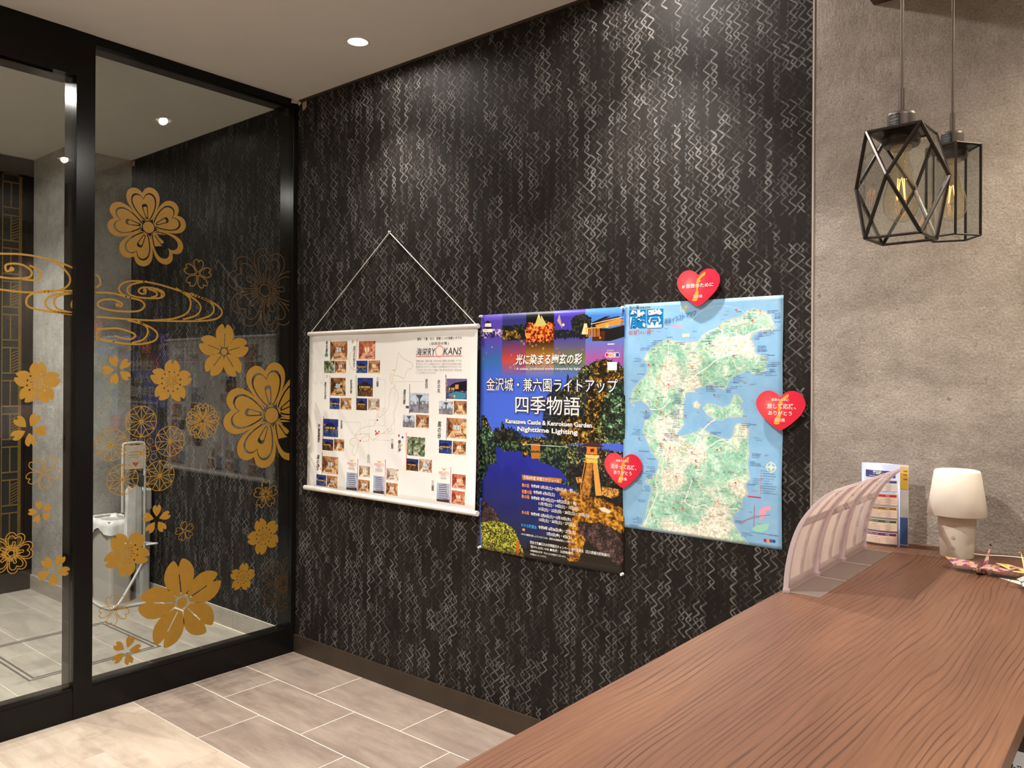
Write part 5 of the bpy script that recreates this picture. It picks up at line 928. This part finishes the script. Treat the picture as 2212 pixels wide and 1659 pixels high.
for z in (.222, .212, .198): put(m, 'Guide', .083, .094, z, z + .005, lambda x, z_: (x, -.0049, z_), .02)
m.build('lettering', INKD, l2, kind='stuff')
# ---- table lamp
lm = tag(empty('table_lamp', (3.299, -.130, CZ)), 'small cream table lamp with a tapered shade on the counter by the wall', 'lamp')
SH = simple('lamp_shade_plastic', (.84, .79, .70), .5, 0, .01); LBm = simple('lamp_base_plastic', (.66, .60, .50), .5, 0, .01)
MB().lathe([(.0, .238), (.050, .2465), (.0565, .2450), (.0590, .2400), (.0765, .1215), (.0750, .1205), (.058, .225), (0, .226)], 48, cap0=False, cap1=False).build('shade', SH, lm)
MB().lathe([(.0, .0), (.0405, 0), (.0420, .003), (.0490, .118), (.047, .128), (.020, .140), (.012, .225)], 48, cap0=False).build('body', LBm, lm)
BTN = simple('button_plastic', (.42, .37, .30), .4, 0, .02)
ang = math.atan2(-2.54, .459) - .19
for z in (.060, .032):
    r_ = .0423 + .0065 * z / .115; b_ = MB().lathe([(.0050, 0), (.0046, .0006), (.0042, 0), (.0022, 0), (.0019, .0006), (0, .0006)], 20, cap0=False).build('button', BTN, lm)
    b_.matrix_local = Matrix.Translation((math.cos(ang) * r_, math.sin(ang) * r_, z)) @ Matrix.Rotation(ang, 4, 'Z') @ Matrix.Rotation(math.radians(90), 4, 'Y')
tag(MB().tube([tuple(p) for p in crom([(3.338, -.118, CZ + .012), (3.36, -.075, CZ + .004), (3.40, -.045, CZ + .0025), (3.46, -.035, CZ + .0025), (3.56, -.050, CZ + .0025), (3.585, -.055, CZ + .0025)], 8)], .0022, 8).build('power_cord', WHITEP), 'thin white power cord running from the lamp along the wall', 'cord')
# ---- folded paper cranes
def papermat(nm, base, cols, sc):
    m, nt, b = newmat(nm); v = nd(nt, 'ShaderNodeTexVoronoi'); v.inputs['Scale'].default_value = sc; L(nt, objco(nt), v.inputs['Vector']); s = nd(nt, 'ShaderNodeSeparateColor'); L(nt, v.outputs['Color'], s.inputs[0])
    st_ = [(0, base)] + [(.38 + .2 * i, c) for i, c in enumerate(cols)]; r = ramp(nt, s.outputs[0], st_); nt.nodes[-1]; L(nt, r, b.inputs['Base Color']); b.inputs['Roughness'].default_value = .5
    for n_ in nt.nodes:
        if n_.type == 'VALTORGB': n_.color_ramp.interpolation = 'CONSTANT'
    return m
def crane(loc, rz, mat, label, s=1.0, wing=(.30, .30), grp=None):
    r = tag(empty('paper_crane', loc, rz), label, 'paper crane', grp); k = lambda *a: tuple(v * s for v in a)
    A, B, Cc, Dd = k(.018, 0, .012), k(-.018, 0, .012), k(0, .010, .004), k(0, -.010, .004); T = k(0, 0, .026)
    g = MB().add([k(.026, 0, .006), k(0, .013, .001), k(-.026, 0, .006), k(0, -.013, .001), T, k(0, 0, 0)], [(0, 1, 4), (1, 2, 4), (2, 3, 4), (3, 0, 4), (1, 0, 5), (2, 1, 5), (3, 2, 5), (0, 3, 5)]); g.build('body', mat, r)
    for sg, nm in ((1, 'wing'), (-1, 'wing')):
        h = wing[0 if sg > 0 else 1]
        g = MB().add([k(.024, sg * .004, .018), k(-.024, sg * .004, .016), k(.006, sg * .082, .018 + h * .06), k(-.028, sg * .050, .010 + h * .04), k(0, sg * .006, .022), k(.018, sg * .045, .016 + h * .05)], [(0, 4, 5), (4, 2, 5), (4, 1, 3), (4, 3, 2)]); o = g.build(nm, mat, r); o.modifiers.new('s', 'SOLIDIFY').thickness = .0005
    for pts, nm in (([(.020, .006, .008), (.062, 0, .058), (.020, -.006, .008), (.028, 0, .022)], 'neck'), ([(-.020, .006, .008), (-.075, 0, .022), (-.020, -.006, .008), (-.028, 0, .018)], 'tail')):
        o = MB().add([k(*p) for p in pts], [(0, 1, 3), (3, 1, 2)]).build(nm, mat, r); o.modifiers.new('s', 'SOLIDIFY').thickness = .0006
    o = MB().add([k(.060, .002, .056), k(.060, -.002, .056), k(.082, 0, .050), k(.058, 0, .062)], [(0, 2, 3), (1, 3, 2), (0, 1, 2)]).build('head', mat, r); return r
PU = papermat('floral_paper', (.34, .21, .18), [(.22, .03, .08), (.30, .17, .05), (.11, .028, .08)], 110); YE = papermat('yellow_paper', (.62, .38, .11), [(.70, .48, .20), (.55, .28, .08), (.66, .44, .16)], 60); TE = papermat('teal_paper', (.42, .46, .42), [(.16, .24, .24), (.55, .55, .48), (.30, .36, .36)], 260)
crane((3.388, -.305, CZ), math.radians(82), PU, 'purple and red patterned paper crane beside the lamp base', 1.12, (.12, .16), 'paper cranes on the counter')
crane((3.492, -.285, CZ), math.radians(118), YE, 'yellow patterned paper crane at the edge of the view', .95, (.3, .35), 'paper cranes on the counter')
crane((3.508, -.400, CZ), math.radians(15), TE, 'teal and silver paper crane in front of the yellow one', .9, (.05, .15), 'paper cranes on the counter')

# ------------------------------------------------------------------ pendant lamps
PM = simple('pendant_metal', (.020, .014, .011), .35, .5, .15, 40); SOCK = simple('socket_metal', (.075, .055, .046), .45, .3, .05); BEV = glassmat('bevelled_pane', 1.5, (.975, .987, .98), 0.01, 1.3)
BULB = glassmat('amber_bulb', 1.48, (.985, .94, .83), 0.0, 1.7); FIL = emis('filament', (1, .36, .07), 5.5); CER = simple('socket_ceramic', (.50, .40, .30), .5, 0, .02)
RODM = simple('pendant_rod', (.10, .078, .066), .35, .6, .05)
def edge(g, a, b, w_=.0036): g.tube([a, b], w_, 6, True, False)
def pane(parent, pts, name='glass_pane'):
    c = sum((Vector(p) for p in pts), Vector()) / len(pts); ins = [c + (Vector(p) - c) * .97 for p in pts]; bv = [c + (Vector(p) - c) * .78 for p in pts]; nrm = (Vector(pts[1]) - Vector(pts[0])).cross(Vector(pts[2]) - Vector(pts[0])).normalized()
    if nrm.dot(c) < 0: nrm = -nrm
    n = len(pts); vs = [v - nrm * .001 for v in ins] + [v + nrm * .0012 for v in bv]
    MB().add(vs, [tuple(range(n))[::-1], tuple(range(n, 2 * n))] + [(i, (i + 1) % n, n + (i + 1) % n, n + i) for i in range(n)]).build(name, BEV, parent)
def pendant(loc, body_h, kind, label, az):
    r = tag(empty('pendant_lamp', loc), label, 'pendant lamp', 'pendant lamps over the counter'); zt = body_h / 2
    MB().lathe([(.0032, zt + .06), (.0032, 2.724 - loc[2])], 12).build('rod', RODM, r)
    MB().lathe([(.0058, zt + .037), (.0058, zt + .084)], 12).build('rod_sleeve', RODM, r)
    MB().lathe([(.0245, zt - .004), (.0250, zt + .030), (.0245, zt + .036), (.020, zt + .038)], 32).build('socket_cap', SOCK, r)
    # rating label on the cap
    g = MB(); a0 = math.radians(228); vs = [(.0254 * math.cos(a0 + .17 * i), .0254 * math.sin(a0 + .17 * i), z) for z in (zt + .004, zt + .032) for i in range(6)]; g.add(vs, [(i, i + 1, 7 + i, 6 + i) for i in range(5)]); g.build('rating_label', simple('label_black', (.012, .012, .012), .3, 0, .02), r)
    g = MB()
    for q in range(4): put(g, '100V 60W ⚠' if q % 2 else 'E26 LED', 0, 1, 0, 1, lambda u, v, q=q: (.0258 * math.cos(a0 + .08 + .7 * u), .0258 * math.sin(a0 + .08 + .7 * u), zt + .007 + q * .006 + v * .0035))
    g.build('rating_lettering', INKG, r)
    MB().lathe([(.0310, zt - .026), (.0330, zt - .022), (.0330, zt - .006), (.030, zt - .002)], 32).build('holder_cup', PM, r); MB().lathe([(.0185, zt - .034), (.0185, zt - .024)], 24).build('ceramic_ring', CER, r)
    b = MB().lathe([(.0132, zt - .036), (.0135, zt - .050), (.0165, zt - .062), (.0235, zt - .092), (.0300, zt - .118), (.0318, zt - .134), (.0300, zt - .150), (.0225, zt - .164), (.010, zt - .1715), (0, zt - .173)], 32, cap0=False, cap1=False).build('bulb', BULB, r)
    g = MB()
    for i in range(4): a = i * math.pi / 2 + .5; g.tube([(.0055 * math.cos(a), .0055 * math.sin(a), zt - .088), (.0095 * math.cos(a + .5), .0095 * math.sin(a + .5), zt - .128)], .0009, 6)
    g.build('filament', FIL, b)
    MB().tube([(0, 0, zt - .036), (0, 0, zt - .082)], [.0065, .0035], 10).build('glass_stem', BULB, b)
    g = MB()
    for i in range(4): a = i * math.pi / 2 + .5; g.tube([(0, 0, zt - .080), (.0055 * math.cos(a), .0055 * math.sin(a), zt - .088)], .0004, 5); g.tube([(.0095 * math.cos(a + .5), .0095 * math.sin(a + .5), zt - .128), (0, 0, zt - .134)], .0004, 5)
    g.build('support_wire', RODM, b, kind='stuff')
    g = MB(); V = lambda R, d, z: (R * math.cos(d), R * math.sin(d), z)
    if kind == 'faceted':
        T = [V(.068, az + math.pi / 4 + i * math.pi / 2, zt) for i in range(4)]; Bt = [V(.070, az + math.pi / 4 + i * math.pi / 2, -zt) for i in range(4)]; E_ = [V(.084, az + i * math.pi / 2, .006) for i in range(4)]
        for i in range(4):
            j = (i + 1) % 4; edge(g, T[i], T[j], .0030); edge(g, Bt[i], Bt[j], .0028)
            for e in (E_[i], E_[j]): edge(g, T[i], e); edge(g, Bt[i], e)
            pane(r, [T[i], E_[i], Bt[i], E_[j]]); pane(r, [T[(i - 1) % 4], T[i], E_[i]]); pane(r, [Bt[(i - 1) % 4], Bt[i], E_[i]])
        top = T
    else:
        T = [V(.0595, az + i * 2 * math.pi / 5, zt) for i in range(5)]; Bt = [V(.0595, az + i * 2 * math.pi / 5, -zt) for i in range(5)]
        for i in range(5): j = (i + 1) % 5; edge(g, T[i], T[j], .0026); edge(g, Bt[i], Bt[j], .0024); edge(g, T[i], Bt[i], .0032); pane(r, [T[i], T[j], Bt[j], Bt[i]])
        top = T
    g.build('frame', PM, r); MB().prism([[(p[0], p[1]) for p in top]], lambda p, t: (p[0], p[1], zt - .003 + t), .003).build('top_plate', PM, r)
    return r
def toward(loc, off): return math.atan2(CAMLOC[1] - loc[1], CAMLOC[0] - loc[0]) + math.radians(off)
PA = (3.36, -1.015, 1.915); PB = (3.36, -.548, 1.985)
pendant(PA, .204, 'faceted', 'near pendant lamp with diamond-faceted glass cage and amber bulb', toward(PA, -17)); pendant(PB, .212, 'prism', 'far pendant lamp with straight five-sided glass cage and amber bulb', toward(PB, 7))

# ------------------------------------------------------------------ things in the vestibule
BIN = simple('grey_bin_plastic', (.50, .48, .45), .5, 0, .02); BAG = simple('thin_white_bag', (.80, .80, .79), .45, 0, .08, 18); TUB = simple('white_tube', (.66, .64, .60), .35, .1, .02)
def tub(g, x0, x1, y0, y1, z0, z1, tp, r0=.03, wall=.004, nseg=5):
    def ring(x0, x1, y0, y1, z, r): 
        o = []
        for cx, cy, a in ((x1 - r, y1 - r, 0), (x0 + r, y1 - r, 90), (x0 + r, y0 + r, 180), (x1 - r, y0 + r, 270)):
            for i in range(nseg + 1): t = math.radians(a + 90 * i / nseg); o.append((cx + r * math.cos(t), cy + r * math.sin(t), z))
        return o
    R = [ring(x0 + tp, x1 - tp, y0 + tp, y1 - tp, z0, r0), ring(x0, x1, y0, y1, z1, r0), ring(x0 + wall, x1 - wall, y0 + wall, y1 - wall, z1, r0 - wall), ring(x0 + tp + wall, x1 - tp - wall, y0 + tp + wall, y1 - tp - wall, z0 + .01, r0 - wall)]
    n = len(R[0]); g.add([p for q in R for p in q], [(k * n + i, k * n + (i + 1) % n, (k + 1) * n + (i + 1) % n, (k + 1) * n + i) for k in range(3) for i in range(n)] + [tuple(range(n))[::-1], tuple(range(3 * n, 4 * n))]); return g
bn = tag(empty('waste_bin', (-1.812, -.200, 0)), 'grey plastic waste bin with a thin white liner behind the glass', 'bin')
tub(MB(), -.150, .150, -.085, .082, 0, .545, .012).build('tub', BIN, bn); tub(MB(), -.155, .155, -.090, .087, .530, .560, .0, .030, .010).build('rim', BIN, bn)
g = MB(); R = random.Random(2); N = 56
def rr(t, e): 
    c, s = math.cos(t), math.sin(t); k = 1 / max(abs(c), abs(s)); k = min(k, 1.22); return (c * k * (.153 + e), s * k * (.088 + e) - .001)
vs = []
for lv, (e, z) in enumerate(((-.02, .50), (-.004, .562), (.007, .566), (.010, .52), (.013, .46))):
    for i in range(N):
        t = 2 * math.pi * i / N; j = R.uniform(-.004, .004); x, y = rr(t, e + (j if lv > 2 else 0)); dz = (-.035 * math.sin(t * 2 + 1) - .015 * math.sin(t * 5)) if lv == 4 else (R.uniform(-.003, .003)); vs.append((x, y, z + dz))
g.add(vs, [(k * N + i, k * N + (i + 1) % N, (k + 1) * N + (i + 1) % N, (k + 1) * N + i) for k in range(4) for i in range(N)], True); o = g.build('liner', BAG, bn)
rk2 = tag(empty('umbrella_bag_stand', (-1.585, -.135, 0)), 'white tubular umbrella-bag stand with a sign plate and hanging bags', 'stand')
P = lambda *a: [tuple(p) for p in crom(a, 5)]
MB().tube(P((-.02, -.09, .62), (-.02, -.09, .95), (-.02, -.088, 1.05), (-.02, -.075, 1.078), (-.02, .035, 1.078), (-.02, .055, 1.05), (-.02, .057, .90), (-.02, .057, .45), (-.02, .055, .33), (.0, .03, .26), (.04, -.12, .06), (.045, -.165, .022), (.035, -.19, .012)), .0095, 10).build('frame_tube', TUB, rk2)
MB().tube(P((.035, -.19, .012), (.03, -.15, .011), (.06, .0, .011), (.05, .07, .011)), .0095, 10).build('foot_tube', TUB, rk2); MB().tube(P((.035, -.19, .012), (-.10, -.20, .011), (-.30, -.175, .011)), .0095, 10).build('foot_tube', TUB, rk2)
MB().tube(P((-.02, .057, .40), (.06, .09, .40), (.10, .085, .405), (.06, .03, .40)), .006, 8).build('side_hook', TUB, rk2)
MB().box(-.014, -.008, -.078, .045, .905, 1.065).build('sign_plate', simple('sign_white', (.66, .64, .60), .4, 0, .02), rk2, .002)
MB().add([(-.0072, -.038, .950), (-.0072, -.012, .922), (-.0072, .010, .950)], [(0, 1, 2)]).build('red_arrow', INKR, rk2)
g = MB()
for z, a, b_ in ((1.02, -.05, .02), (1.00, -.06, .03), (.985, -.05, .01)): g.box(-.0078, -.0070, a, b_, z, z + .003)
g.build('sign_lines', INKG, rk2)
MB().tube([(-.02, -.04, .90), (-.02, -.04, .75)], .004, 6).tube([(-.02, .03, .90), (-.02, .03, .75)], .004, 6).box(-.03, -.01, -.045, .045, .79, .86).tube([(-.01, .057, .87), (.05, .11, .885)], .004, 6).build('bag_clip', simple('clip_grey', (.10, .10, .10), .4, .3, .05), rk2)
g = MB(); N = 40; vs = []
for lv, (w_, z) in enumerate(((.055, .79), (.066, .77), (.068, .60), (.070, .42), (.066, .40))):
    for i in range(N): t = 2 * math.pi * i / N; f = 1 + .07 * math.sin(t * 7 + lv * .6) + .05 * math.sin(t * 13); vs.append((-.018 + .012 * math.cos(t) * f, -.018 + w_ * .85 * math.sin(t) * f, z + .008 * math.sin(t * 5)))
g.add(vs, [(k * N + i, k * N + (i + 1) % N, (k + 1) * N + (i + 1) % N, (k + 1) * N + i) for k in range(4) for i in range(N)], True).build('bag_bundle', BAG, rk2)
cb = tag(empty('bag_container', (-1.700, -.052, 0)), 'tall narrow white bin with a knotted liner standing behind the tubular stand', 'bin')
tub(MB(), -.068, .068, -.038, .038, 0, .72, .004, .020).build('tub', simple('pale_bin_plastic', (.50, .50, .50), .45, 0, .02), cb)
g = MB(); N = 40; vs = []
for lv, (e, z) in enumerate(((-.012, .70), (.002, .735), (.004, .72), (.006, .60))):
    for i in range(N): t = 2 * math.pi * i / N; c, s = math.cos(t), math.sin(t); k = min(1 / max(abs(c), abs(s)), 1.25); f = R.uniform(-.002, .002); vs.append((c * k * (.069 + e + f), s * k * (.039 + e * .6 + f), z + .02 + (R.uniform(-.02, .02) if lv == 3 else 0)))
g.add(vs, [(k * N + i, k * N + (i + 1) % N, (k + 1) * N + (i + 1) % N, (k + 1) * N + i) for k in range(3) for i in range(N)], True).build('liner', BAG, cb)
